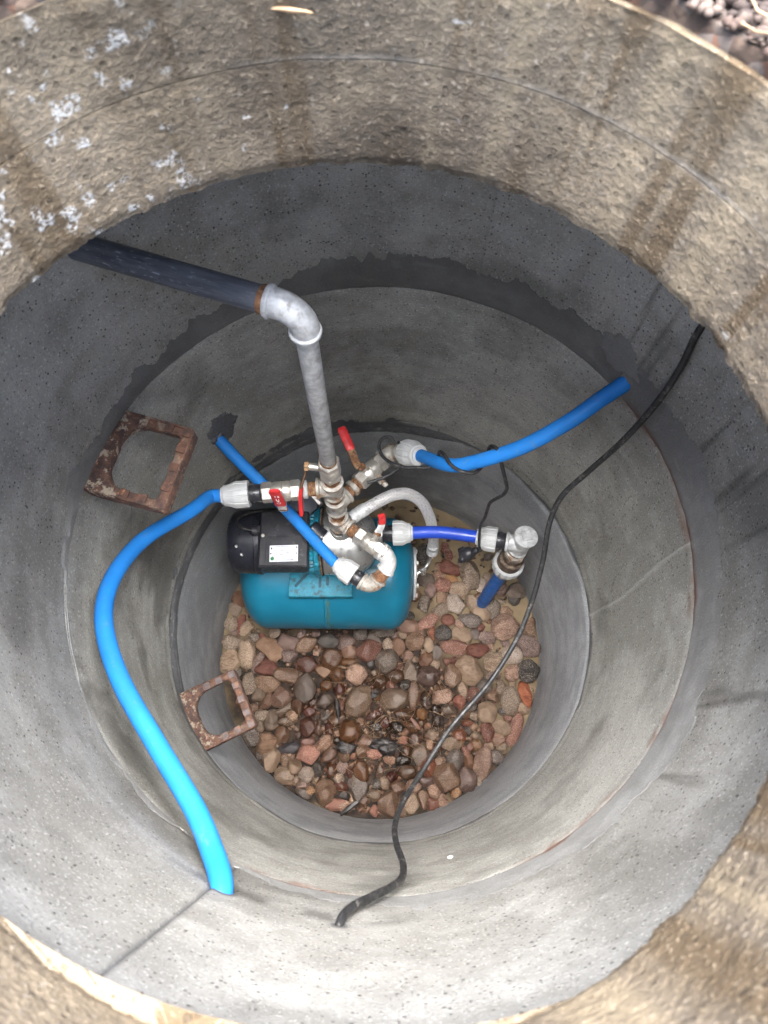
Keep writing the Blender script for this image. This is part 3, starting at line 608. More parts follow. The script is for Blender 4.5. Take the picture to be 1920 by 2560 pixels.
# pressure gauge (seen from its black side) and grey pressure switch
gd = unit((.031, -.027, -.014)); g0 = np.array((-.172, .206, .566))
gg = pump.part('pressure_gauge', revolve([(.017, 0), (.0205, .002), (.0215, .006), (.0215, .03), (.0225, .032), (.0225, .038), (.021, .039)], g0, gd, 36), 'fan', 30)
pump.part('gauge_stem', cyl(g0 + gd * .02 + np.array((0, .0, -.02)), (-.128, .2, .52), .006, 12), 'nickel', 30, gg)
R0 = rotz(.75, .25, -.2)
ps = pump.part('pressure_switch', box((-.199, .268, .528), (.078, .052, .066), R0, .012), 'grey_box', 40)
pump.part('switch_base', join(box(np.array((-.199, .268, .528)) + R0 @ np.array((.043, 0, -.005)), (.01, .05, .06), R0, .002), revolve([(.013, 0), (.013, .014)], np.array((-.199, .268, .528)) + R0 @ np.array((.045, 0, .012)), R0 @ np.array((1, 0, 0)), 16)), 'nickel', 30, ps)
pump.part('switch_stem', tube(spline([(-.165, .248, .50), (-.148, .238, .508), (-.125, .225, .52)], 6), .006, 10), 'rust_dark', 30, ps)

# ------------------------------------------------------------------ galvanised riser
RX, RY = -.0995, .209
RP = lambda z: np.array((RX, RY, z))
def nipple(p, d, L, r=.0165):
    n = max(4, int(L / .0022)); return revolve([(r - .0012 * (k % 2), L * k / n) for k in range(n + 1)], p, d, 22)
def tee(c, run, br, R=.0212, Lr=.068, Lb=.036):
    c = np.asarray(c, float); run = unit(run); br = unit(br)
    pr = [(.0165, 0), (R + .0022, .0008), (R + .003, .003), (R + .0024, .0065), (R, .009), (R, Lr - .009), (R + .0024, Lr - .0065), (R + .003, Lr - .003), (R + .0022, Lr - .0008), (.0165, Lr)]
    pb = [(R * .97, .004), (R * .97, Lb - .009), (R + .0024, Lb - .0065), (R + .003, Lb - .003), (R + .0022, Lb - .0008), (.0165, Lb)]
    return join(revolve(pr, c - run * Lr / 2, run, 32), revolve(pb, c, br, 32))
def elbow(c0, din, dout, R=.0205, bend=.030, ext=.010):
    P, t = arc(None, c0, din, dout, bend, 14, ext); din, dout = unit(din), unit(dout); c0 = np.asarray(c0, float)
    A = tube(P, R, 28); a = P[0]; b = P[-1]
    bead = [(R - .003, -.0005), (R + .002, .0), (R + .0032, .003), (R + .0026, .006), (R - .001, .009)]
    return join(A, revolve(bead, a - din * .001, din, 28), revolve(bead, b + dout * .001, -dout, 28)), a, b
d2b = unit((-1, -.085, 0)); d3b = unit((.70, .715, 0)); d4b = unit((.80, -.60, 0))
riser = Thing('riser_pipe', (RX, RY, .53), 'upright galvanised riser pipe rising from the pump to the elbow', 'pipe')
riser.part('nipple', nipple(RP(.548), (0, 0, 1), .032, .0175), 'rust_dark')
riser.part('tee', tee(RP(.603), (0, 0, 1), d4b), 'galv_dirty', label='lowest tee, opening towards the looped elbows')
riser.part('nipple', nipple(RP(.634), (0, 0, 1), .056), 'rust', label='rusty threaded nipple')
riser.part('tee', tee(RP(.720), (0, 0, 1), d3b), 'galv_dirty', label='middle tee, opening to the back right')
riser.part('nipple', nipple(RP(.751), (0, 0, 1), .038), 'rust')
riser.part('tee', tee(RP(.820), (0, 0, 1), d2b), 'galv_dirty', label='top tee, opening to the left')
riser.part('nipple', nipple(RP(.851), (0, 0, 1), .046), 'rust')
riser.part('pipe', revolve([(.0145, 0), (.0155, .002), (.0155, .452)], RP(.945), (0, 0, 1), 36), 'galv')
riser.part('rust_ring', revolve([(.0163, 0), (.0166, .002), (.0163, .012)], RP(.948), (0, 0, 1), 30), 'rust')
bdir = unit((-.293, .098, 0)); EC = RP(1.42)
eb, ea, ee = elbow(EC, (0, 0, 1), bdir, .0197, .034, .012)
riser.part('elbow', eb, 'galv', label='big pale zinc elbow at the top')
riser.part('rust_ring', revolve([(.0163, 0), (.017, .002), (.0163, .006)], ea - np.array((0, 0, .006)), (0, 0, 1), 30), 'rust')
riser.part('rust_ring', revolve([(.0186, 0), (.0194, .002), (.0194, .008), (.0186, .01)], ee, bdir, 30), 'rust')
bp = Thing('black_pipe', tuple(ee), 'scuffed black iron pipe running from the elbow into the left wall', 'pipe')
V_, F_, U_ = tube([ee + bdir * (.004 + .0356 * k) for k in range(11)], .0179, 36, True)
bp.part('pipe', (V_, F_), 'iron', 50, uv=U_)

# ------------------------------------------------------------------ ball valves
def valve(name, label, c, axis, L, side, Rb=.0215, hexr=.0225, extra=None):
    c = np.asarray(c, float); axis = unit(axis); side = unit(side); t = Thing(name, tuple(c), label, 'valve', 'ball valves on the manifold')
    t.part('valve_body', revolve([(.014, -L * .28), (Rb * .86, -L * .27), (Rb, -L * .20), (Rb, -L * .06), (Rb * .94, -L * .04), (Rb, -L * .02), (Rb, L * .16), (Rb * .9, L * .22), (.014, L * .28)], c, axis, 32), 'nickel', 30)
    t.part('hex_end', hexnut(c - axis * L / 2, axis, hexr, L * .27, side), 'nickel', 20)
    t.part('hex_end', hexnut(c + axis * L * .22, axis, hexr, L * .28, side), 'nickel', 20)
    return t
vA = valve('ball_valve', 'ball valve on the riser with a long thin red lever hanging down', RP(.917), (0, 0, 1), .072, (-1, .05, 0))
vA.part('stem', cyl(RP(.920) + np.array((-.018, .001, 0)), (-.142, .2125, .922), .0075, 16), 'nickel')
vA.part('stem_nut', hexnut((-.139, .2125, .922), (-1, .05, 0), .010, .010), 'rust', 20)
vA.part('lever', bar([(-.145, .213, .924), (-.147, .210, .905), (-.155, .199, .882), (-.160, .188, .868)], .014, .0035, (-1, .2, 0)), 'rust')
vA.part('grip', bar([(-.1595, .189, .870), (-.1635, .178, .845), (-.165, .164, .815), (-.1655, .1545, .797)], .010, .0075, (-1, .2, 0)), 'red', 50)
cB = RP(.82) + d2b * .108
vB = valve('ball_valve', 'ball valve on the left branch with a short upright red handle', cB, d2b, .082, (0, -1, 0))
sB = cB + np.array((.004, -.035, -.010))
vB.part('stem', cyl(cB + np.array((.004, -.016, -.004)), sB, .0075, 16), 'nickel')
vB.part('stem_nut', hexnut(sB + np.array((0, .003, 0)), (0, -1, -.2), .0105, .008), 'rust', 20)
vB.part('lever', bar([sB + np.array((0, -.003, -.006)), sB + np.array((0, -.003, .012)), sB + np.array((-.001, -.001, .03))], .017, .004, (0, 1, 0)), 'galv')
vB.part('grip', bar([sB + np.array((-.001, -.001, .022)), sB + np.array((-.003, .001, .06)), sB + np.array((-.005, .003, .098))], .0225, .0085, (0, 1, 0)), 'red', 50)
hn = unit((0, -1, .05)); hx = unit((1, 0, 0)); mr = Matrix((Vector(unit((-.04, .03, 1))), Vector(unit((-1, 0, -.04))), Vector((0, -1, 0)))).transposed()
text('C', .012, tuple(sB + np.array((-.002, -.0046, .045))), 0, 'whiteink', vB.o, vB.L, 'grip_print', mr)
vB.part('grip_marks', join(*[box(sB + np.array((-.002 + dx, -.0046 + .0018 * 0, z)), (w_, .0004, h_)) for dx, z, w_, h_ in ((.0, .055, .003, .008), (.002, .062, .0015, .010), (-.003, .062, .0015, .008), (.003, .078, .004, .003), (.003, .083, .004, .002), (-.003, .080, .0015, .007))]), 'whiteink', None)
cC = RP(.72) + d3b * .112
vC = valve('ball_valve', 'ball valve on the back right branch with a raised red lever', cC, d3b, .084, (0, 0, 1))
sC = cC + np.array((-.016, -.004, .022))
vC.part('stem', cyl(cC + np.array((-.004, -.002, .012)), sC + np.array((-.004, 0, .008)), .0075, 16), 'nickel')
vC.part('stem_nut', hexnut(sC + np.array((-.003, 0, .006)), (-.5, 0, 1), .010, .008), 'rust', 20)
vC.part('lever', bar([(-.047, .283, .753), (-.054, .291, .760), (-.061, .307, .768), (-.067, .321, .772)], .017, .004, (0, 0, 1)), 'rust')
vC.part('grip', bar([(-.065, .317, .772), (-.075, .339, .777), (-.088, .368, .782)], .020, .0075, (0, 0, 1)), 'red', 50)
vC.part('drain_plug', join(cyl(cC + np.array((.012, -.010, -.004)), cC + np.array((.028, -.026, -.008)), .009, 16), cyl(cC + np.array((.028, -.026, -.008)), cC + np.array((.036, -.034, -.010)), .006, 14)), 'galv_dirty')
cD = RP(.603) + d4b * .098
vD = valve('ball_valve', 'ball valve in front of the riser with a small red lever tip', cD, d4b, .088, (0, 0, 1))
sD = cD + np.array((.014, .018, .022))
vD.part('stem', cyl(cD + np.array((.004, .006, .010)), sD, .0085, 16), 'nickel')
vD.part('stem_nut', hexnut(sD - np.array((.001, .001, .002)), (.5, .6, .6), .0095, .008), 'rust', 20)
vD.part('lever', bar([sD + np.array((-.002, .0, .006)), sD + np.array((.006, .010, .008)), sD + np.array((.012, .020, .020))], .016, .004, (.3, -.6, .8)), 'galv')
vD.part('grip', bar([sD + np.array((.011, .019, .017)), sD + np.array((.011, .027, .035)), sD + np.array((.009, .031, .050))], .017, .0075, (.2, -.9, .5)), 'red', 50)
vD.part('drain_cap', join(revolve([(.011, 0), (.0125, .002), (.0125, .012), (.011, .014)], cD + d4b * .020 + np.array((0, 0, .012)), (.1, -.25, 1), 24)), 'nickel')

# branch nipples and elbows
def fitting(name, label, cat, *parts):
    t = Thing(name, tuple(np.mean(np.array(parts[0][1][0]), axis=0)), label, cat)
    for nm, vf, m in parts: t.part(nm, vf, m)
    return t
fitting('threaded_nipple', 'rusty nipple joining the left branch valve to the riser', 'pipe fitting', ('thread', nipple(RP(.82) + d2b * .034, d2b, .036), 'rust'), ('ring', revolve([(.016, 0), (.0195, .002), (.0195, .01), (.016, .012)], RP(.82) + d2b * .052, d2b, 28), 'galv'))
fitting('threaded_nipple', 'rusty nipple joining the back right valve to the riser', 'pipe fitting', ('thread', nipple(RP(.72) + d3b * .034, d3b, .040), 'rust'), ('ring', revolve([(.016, 0), (.020, .002), (.020, .012), (.016, .014)], RP(.72) + d3b * .046, d3b, 28), 'galv_dirty'))
fitting('threaded_nipple', 'rusty nipple joining the front valve to the riser', 'pipe fitting', ('thread', nipple(RP(.603) + d4b * .033, d4b, .026), 'rust'))
e3c = RP(.722) + d3b * .186; o3 = unit((.052, -.048, .073))
eb3, a3_, b3_ = elbow(e3c, d3b, o3, .0205, .030, .008)
fitting('zinc_elbow', 'stained zinc elbow behind the back right valve', 'pipe fitting', ('elbow', eb3, 'galv_dirty'), ('nipple', nipple(RP(.72) + d3b * .150, d3b, .016), 'rust'))
e4a = np.array((.030, .1115, .603)); e4b = np.array((-.021, .0555, .556)); m4 = unit(e4b - e4a); o4 = unit((-.82, .57, .06)); i4 = unit(e4a - cD)
ebA, aA, bA = elbow(e4a, i4, m4, .0195, .026, .005)
ebB, aB, bB = elbow(e4b, m4, o4, .0195, .026, .005)
fitting('zinc_elbow', 'upper of the two zinc elbows looping below the front valve', 'pipe fitting', ('elbow', ebA, 'galv'), ('nipple', nipple(aA - i4 * .016, i4, .018), 'rust'))
fitting('zinc_elbow', 'lower of the two zinc elbows, next to the diagonal blue pipe', 'pipe fitting', ('elbow', ebB, 'galv_dirty'), ('nipple', nipple(bA - m4 * .002, m4, max(.008, np.linalg.norm(aB - bA) + .004)), 'rust'))

# ------------------------------------------------------------------ blue pipes with compression fittings
def flute(n=12):
    return lambda a, h: 1 - (.055 if math.cos(n * a) > .80 else 0)
def comp(t, p, d, pipe_r, R=.029, L=.052, body=.026, big_first=True, name='compression_fitting'):
    """p: thread end, d: towards the pipe"""
    p = np.asarray(p, float); d = unit(d); b = t.part('fitting_body', join(revolve([(R * .62, 0), (R * .66, .002), (R * .66, body), (R * .6, body + .01)], p, d, 28), *[box(p + d * (body * .55) + R * .66 * (frame(d)[0] * math.cos(k * PI / 3) + frame(d)[1] * math.sin(k * PI / 3)), (.004, .004, .004), None, .0) for k in range(6)]), 'black')
    q = p + d * body
    prof = [(R * .80, 0), (R * .98, .0006), (R, .003), (R, L * .52), (R * .985, L * .56), (R * .86, L * .72), (R * .80, L * .84), (R * .79, L * .96), (R * .72, L)] if True else []
    t.part('fitting_nut', revolve(prof, q, d, 144, lambda a, h: flute()(a, h) if .002 < h < L * .8 else 1), 'white', 25)
    t.part('seal_collar', revolve([(pipe_r, -.002), (R * .64, -.001), (R * .64, .004), (pipe_r, .005)], q + d * L, d, 28), 'white', 30)
    return q + d * L
PR = .0142
lp = Thing('blue_pipe', tuple(cB + d2b * .05), 'long bright blue pipe curving down the left wall to the near side', 'pipe')
s = comp(lp, cB + d2b * .042, d2b, PR, .0285, .054, .024)
LP = [s - d2b * .02, s, s + d2b * .03, (-.375, .140, .87), (-.436, .053, .95), (-.4505, -.042, 1.03), (-.437, -.123, 1.07), (-.389, -.212, 1.1), (-.316, -.303, 1.13), (-.245, -.383, 1.17), (-.207, -.433, 1.207), (-.189, -.459, 1.236), (-.187, -.48, 1.25), (-.195, -.53, 1.262)]
lp.part('pipe', tube(spline(LP, 12), PR, 24, smooth=3), 'pe_blue')
dp = Thing('blue_pipe', tuple(e4b), 'straight blue pipe slanting from the left wall over the motor', 'pipe')
s = comp(dp, bB + o4 * .002, o4, .0135, .028, .050, .020)
dp.part('pipe', tube(spline([s - o4 * .02, s, s + o4 * .012, (-.165, .168, .607), (-.198, .198, .64), (-.266, .26, .70), (-.325, .31, .745), (-.362, .345, .774), (-.40, .378, .80)], 10), .0135, 24, smooth=3), 'pe_blue')
mortar_lump(dp, 'mortar_collar', (-.361, .344, .773), (-.72, .69, .2), .0135, 5, 'mortar_low')
up = Thing('blue_pipe', tuple(b3_), 'bright blue pipe sweeping up to the right hand wall', 'pipe')
s = comp(up, b3_ + o3 * .001, o3, PR, .030, .052, .014)
up.part('pipe', tube(spline([s - o3 * .02, s, s + o3 * .012, (.132, .228, .895), (.172, .211, .94), (.256, .211, 1.01), (.331, .233, 1.07), (.379, .258, 1.105), (.42, .278, 1.133), (.47, .307, 1.165)], 12), PR, 24, smooth=4), 'pe_blue')
mortar_lump(up, 'mortar_collar', (.418, .277, 1.132), (.83, .55, .1), PR, 9)
sp = Thing('suction_pipe', (.0, .223, .46), 'short dark blue suction pipe between two white fittings', 'pipe')
s0 = comp(sp, (.002, .2235, .46), (1, .0, .05), .0165, .0325, .048, .030)
IN = np.array(((.357, .182, .5))); iD = unit((.25 - .357, .205 - .182, .487 - .5))
s1 = comp(sp, IN + iD * .040, iD, .0165, .0325, .048, .022)
sp.part('pipe', tube(spline([s0 - np.array((.02, 0, .001)), s0, (.154, .2215, .475), s1, s1 + (-iD) * .02], 12), .0162, 24, smooth=3), 'pe_dark')
# suction tee with square plug and the drop pipe
dl = unit((-.035, -.051, -.51)); 
st = Thing('suction_tee', tuple(IN + dl * .5), 'stained zinc tee with a square-headed plug above the drop pipe', 'pipe fitting')
st.part('tee', tee(IN, -dl, iD, .0225, .072, .040), 'galv')
st.part('thread', nipple(IN - dl * .032, -dl, .006, .022), 'rust')
pl = IN - dl * .037
st.part('plug', revolve([(.022, 0), (.029, .001), (.030, .004), (.030, .010), (.0285, .012), (.015, .0125)], pl, -dl, 28), 'galv', 25)
st.part('plug_head', box(pl - dl * .015, (.024, .024, .008), rotz(.25), .002), 'galv', 25)
st.part('nipple', nipple(IN + dl * .034, dl, .030, .0195), 'rust')
st.part('hex_bush', hexnut(IN + dl * .052, dl, .0285, .012), 'galv_dirty', 20)
dr = Thing('drop_pipe', tuple(IN + dl * .5), 'dull blue drop pipe going down into the cobbles under the tee', 'pipe')
dr.part('fitting_body', revolve([(.024, 0), (.0285, .003), (.0285, .02), (.026, .022), (.026, .03), (.0335, .034), (.0335, .072), (.03, .075)], IN + dl * .062, dl, 32), 'rust_dark', label='dirty dark thread')
dr.part('fitting_nut', revolve([(.034, 0), (.0415, .0006), (.0425, .003), (.0425, .022), (.040, .026), (.034, .05), (.030, .056)], IN + dl * .128, dl, 144, flute(14)), 'white', 25)
dr.part('pipe', cyl(IN + dl * .14, IN + dl * .54, .0195, 28), 'pe_drop')

# ------------------------------------------------------------------ braided hose to the tank
hs_ = Thing('braided_hose', (-.07, .222, .6), 'braided steel hose arching from the riser over to the tank flange', 'hose')
hd = unit((.053, .036, 0))
HP = [(-.062, .222, .602), (-.044, .234, .602), (.009, .267, .60), (.040, .281, .594), (.072, .289, .572), (.108, .289, .51), (.134, .277, .42), (.148, .262, .33), (.153, .250, .275), (.153, .243, .235)]
V_, F_, U_ = tube(spline(HP, 14), .0142, 24, True, 3)
ho = hs_.part('hose', (V_, F_), 'hose', 60, uv=U_)
Pc = spline(HP, 14); Tc = np.gradient(Pc, axis=0); Tc /= np.linalg.norm(Tc, axis=1)[:, None]; xs = [frame(Tc[0])[0]]
for k in range(1, len(Pc)): q = xs[-1] - Tc[k] * (xs[-1] @ Tc[k]); xs.append(q / np.linalg.norm(q))
sl = np.concatenate([[0], np.cumsum(np.linalg.norm(np.diff(Pc, axis=0), axis=1))]); strands = []
for sg in (1, -1):
    for j in range(8):
        si = np.linspace(0, sl[-1], 260); pc = np.stack([np.interp(si, sl, Pc[:, a]) for a in range(3)], 1); xx = np.stack([np.interp(si, sl, np.array(xs)[:, a]) for a in range(3)], 1); tt = np.stack([np.interp(si, sl, Tc[:, a]) for a in range(3)], 1)
        an = sg * si / .046 * 2 * PI + j * PI / 4; yy = np.cross(tt, xx); strands.append(tube(pc + .0142 * (xx * np.cos(an)[:, None] + yy * np.sin(an)[:, None]), .0009, 4))
hs_.part('braid', join(*strands), 'braid', None, ho)
hs_.part('ferrule', revolve([(.0145, 0), (.0166, .001), (.0166, .018), (.0158, .02), (.0166, .022), (.0166, .045), (.0148, .047)], np.array(HP[0]) - hd * .012, hd, 30), 'galv')
hs_.part('ferrule', revolve([(.0145, 0), (.0166, .001), (.0166, .018), (.0158, .02), (.0172, .022), (.0172, .045), (.012, .047)], (.1525, .248, .272), (0, -.18, -1), 30), 'galv')
hs_.part('bent_tube', tube(spline([(.153, .240, .232), (.1525, .236, .208), (.149, .229, .190), (.140, .214, .179), (.128, .199, .177), (.112, .190, .176)], 8), .0068, 16), 'bright')
hs_.part('swivel_nut', hexnut((.118, .1925, .1765), (1, .35, 0), .0125, .016), 'bright', 20)
hs_.part('washer', revolve([(.008, 0), (.0125, .0006), (.0125, .005), (.008, .0056)], (.107, .1885, .176), (1, 0, 0), 24), 'nickel')

# ------------------------------------------------------------------ cables
def cable(name, label, paths, r, mat='rubber'):
    t = Thing(name, tuple(paths[0][0]), label, 'cable')
    for k, p in enumerate(paths): t.part('cable' if k == 0 else 'cable_loop', tube(spline(p, 10), r, 12, smooth=2), mat)
    return t
CB = [(.475, .25, 1.39), (.442, .236, 1.35), (.438, .213, 1.28), (.431, .198, 1.2), (.413, .184, 1.1), (.379, .167, 1.0), (.346, .145, .935), (.331, .107, .885), (.327, .051, .83), (.312, -.02, .775), (.281, -.096, .735), (.223, -.182, .705), (.146, -.264, .695), (.087, -.344, .705), (.045, -.4, .75), (.026, -.435, .82), (.026, -.457, .9), (.034, -.474, .98), (.031, -.483, 1.05), (.016, -.487, 1.1), (-.010, -.488, 1.16), (-.036, -.490, 1.22), (-.046, -.496, 1.262), (-.052, -.525, 1.285)]
bc = cable('power_cable', 'thick black cable hanging in a long sag across the shaft', [CB], .0053)
TW = [[(-.03, .252, .738), (.008, .265, .74), (.035, .278, .75), (.053, .295, .76), (.05, .318, .772), (.038, .332, .785)], [(.034, .322, .79), (.021, .335, .80), (.006, .331, .803), (-.003, .317, .803), (-.001, .299, .803), (.009, .282, .805), (.029, .265, .812), (.054, .253, .822), (.079, .249, .832), (.101, .247, .838), (.116, .256, .865), (.119, .255, .895), (.122, .245, .915), (.128, .232, .925), (.135, .215, .93), (.147, .203, .932), (.161, .195, .935), (.181, .195, .93), (.197, .209, .928), (.206, .227, .945), (.208, .232, .968), (.211, .226, .985), (.217, .216, .993), (.223, .201, .985), (.232, .188, .96), (.244, .18, .92), (.251, .178, .89), (.249, .177, .86), (.241, .183, .82), (.235, .189, .78), (.237, .191, .73), (.24, .193, .67), (.241, .199, .6), (.246, .193, .54), (.250, .178, .50), (.256, .172, .475), (.259, .178, .45), (.255, .186, .435)]]
wc = cable('thin_cable', 'thin black cable coiled round the right blue pipe, ending in a plug', TW, .0036)
pb_, pe_ = np.array((.257, .186, .438)), np.array((.236, .184, .41))
plug = wc.part('plug', revolve([(.004, 0), (.008, .004), (.010, .012), (.009, .02), (.013, .026), (.017, .030), (.019, .038), (.019, .056), (.015, .058)], pb_, pe_ - pb_, 20), 'black')
for sy in (-1, 1): wc.part('plug_lobe', revolve([(.006, 0), (.0085, .002), (.0085, .016), (.006, .018)], pe_ + np.array((-.012, sy * .013, -.006)), pe_ - pb_, 14), 'black', 35, plug)
cable('motor_cable', 'black motor lead curling from the terminal box behind the motor', [[(-.312, .203, .545), (-.336, .208, .545), (-.351, .218, .54), (-.359, .232, .535), (-.351, .246, .53), (-.333, .258, .52), (-.291, .273, .50), (-.242, .285, .47), (-.2, .30, .43)]], .0045)

# ------------------------------------------------------------------ cast iron steps built into the joints
def step(label, wl, wr, ol, orr, z, seed, lime, tilt=0., sm='stud'):
    wl, wr, ol, orr = [np.array(p, float) for p in (wl, wr, ol, orr)]
    o = (wl + wr) / 2; vdir = (ol + orr) / 2 - o; D = np.linalg.norm(vdir); vdir /= D; ux = np.array((vdir[1], -vdir[0])); W = (np.linalg.norm(wl - wr) + np.linalg.norm(ol - orr)) / 2
    if (wr - wl) @ ux < 0: ux = -ux
    t = Thing('climbing_step', (o[0], o[1], z), label, 'step', 'cast iron steps on the left wall')
    def P(u, v, h): return (o[0] + ux[0] * u + vdir[0] * v, o[1] + ux[1] * u + vdir[1] * v, z + h - tilt * v)
    hw = W / 2; n = 96; outer = []; inner = []
    def rrect(x0, x1, y0, y1, rad, a):       # ray from centre to rounded rectangle
        cx, cy_ = (x0 + x1) / 2, (y0 + y1) / 2; dx, dy = math.cos(a), math.sin(a); lo, hi = 0, 1
        def inside(s):
            x, y = cx + dx * s, cy_ + dy * s
            if not (x0 <= x <= x1 and y0 <= y <= y1): return False
            r = rad(x, y); qx = max(x0 + r - x, x - (x1 - r), 0); qy = max(y0 + r - y, y - (y1 - r), 0); return qx * qx + qy * qy <= r * r or qx == 0 or qy == 0
        hi = .3
        for _ in range(30):
            mid = (lo + hi) / 2
            if inside(mid): lo = mid
            else: hi = mid
        return cx + dx * lo, cy_ + dy * lo
    b = .0195
    for k in range(n):
        a = 2 * PI * (k + .5) / n
        inner.append(rrect(-hw + b - .002, hw - b + .002, .016, D - b, lambda x, y: .040 if y < D * .55 else .006, a))
        outer.append(rrect(-hw, hw, -.025, D, lambda x, y: .006, a))
    V = []; T = .030; jit = lambda x, y, s: .0007 * float(vnoise(np.array([[x * 120, y * 120, s]]), seed)[0])
    loops = [(outer, -T * .8, 1), (outer, .001, 1), (outer, .003, .985), (outer, .003, .955), (outer, -.001, .94), (inner, -.001, 1.05), (inner, -.004, 1), (inner, -T * .6, 1)]
    LM = []
    for lp_, h, sc in loops:
        cx, cy_ = 0, (D - .01) / 2
        for x, y in lp_:
            x2, y2 = cx + (x - cx) * sc, cy_ + (y - cy_) * sc; V.append(P(x2 + jit(x, y, 1), y2 + jit(x, y, 2), h + jit(x, y, 3))); LM.append(lime * float(sstep(.075, .0, y2)) + lime * .35 * (.5 + .5 * float(vnoise(np.array([[x * 40, y * 40, 9.]]), seed)[0])))
    F = []
    L_ = len(loops)
    for i in range(L_):
        for k in range(n): k2 = (k + 1) % n; i2 = (i + 1) % L_; F.append((i * n + k, i * n + k2, i2 * n + k2, i2 * n + k))
    t.part('frame', (V, F), 'step', 40, attrs=dict(lime=LM))
    rt = np.array([[ux[0], vdir[0], 0], [ux[1], vdir[1], 0], [0, 0, 1.]])
    sp_ = [(x, D - .011) for x in (-hw + .011, -hw * .47, 0, hw * .47, hw - .011)] + [(s_ * (hw - .011), y) for s_ in (-1, 1) for y in (D - .042, D - .072)]
    for x, y in sp_:
        c = P(x, y, .0014); t.part('stud', box(c, (.0155, .0155, .0045), rt @ rotz(random.uniform(-.06, .06)), .001), sm, 20)
    return t
step('upper rusty cast iron climbing step, flaking orange and white, on the left wall', (-.438, .241), (-.491, .093), (-.322, .210), (-.354, .061), 1.098, 5, 1.5, .1, 'step')
step('lower brown cast iron climbing step with square studs above the cobbles', (-.464, -.186), (-.391, -.311), (-.340, -.129), (-.283, -.257), .528, 9, 1., .05)

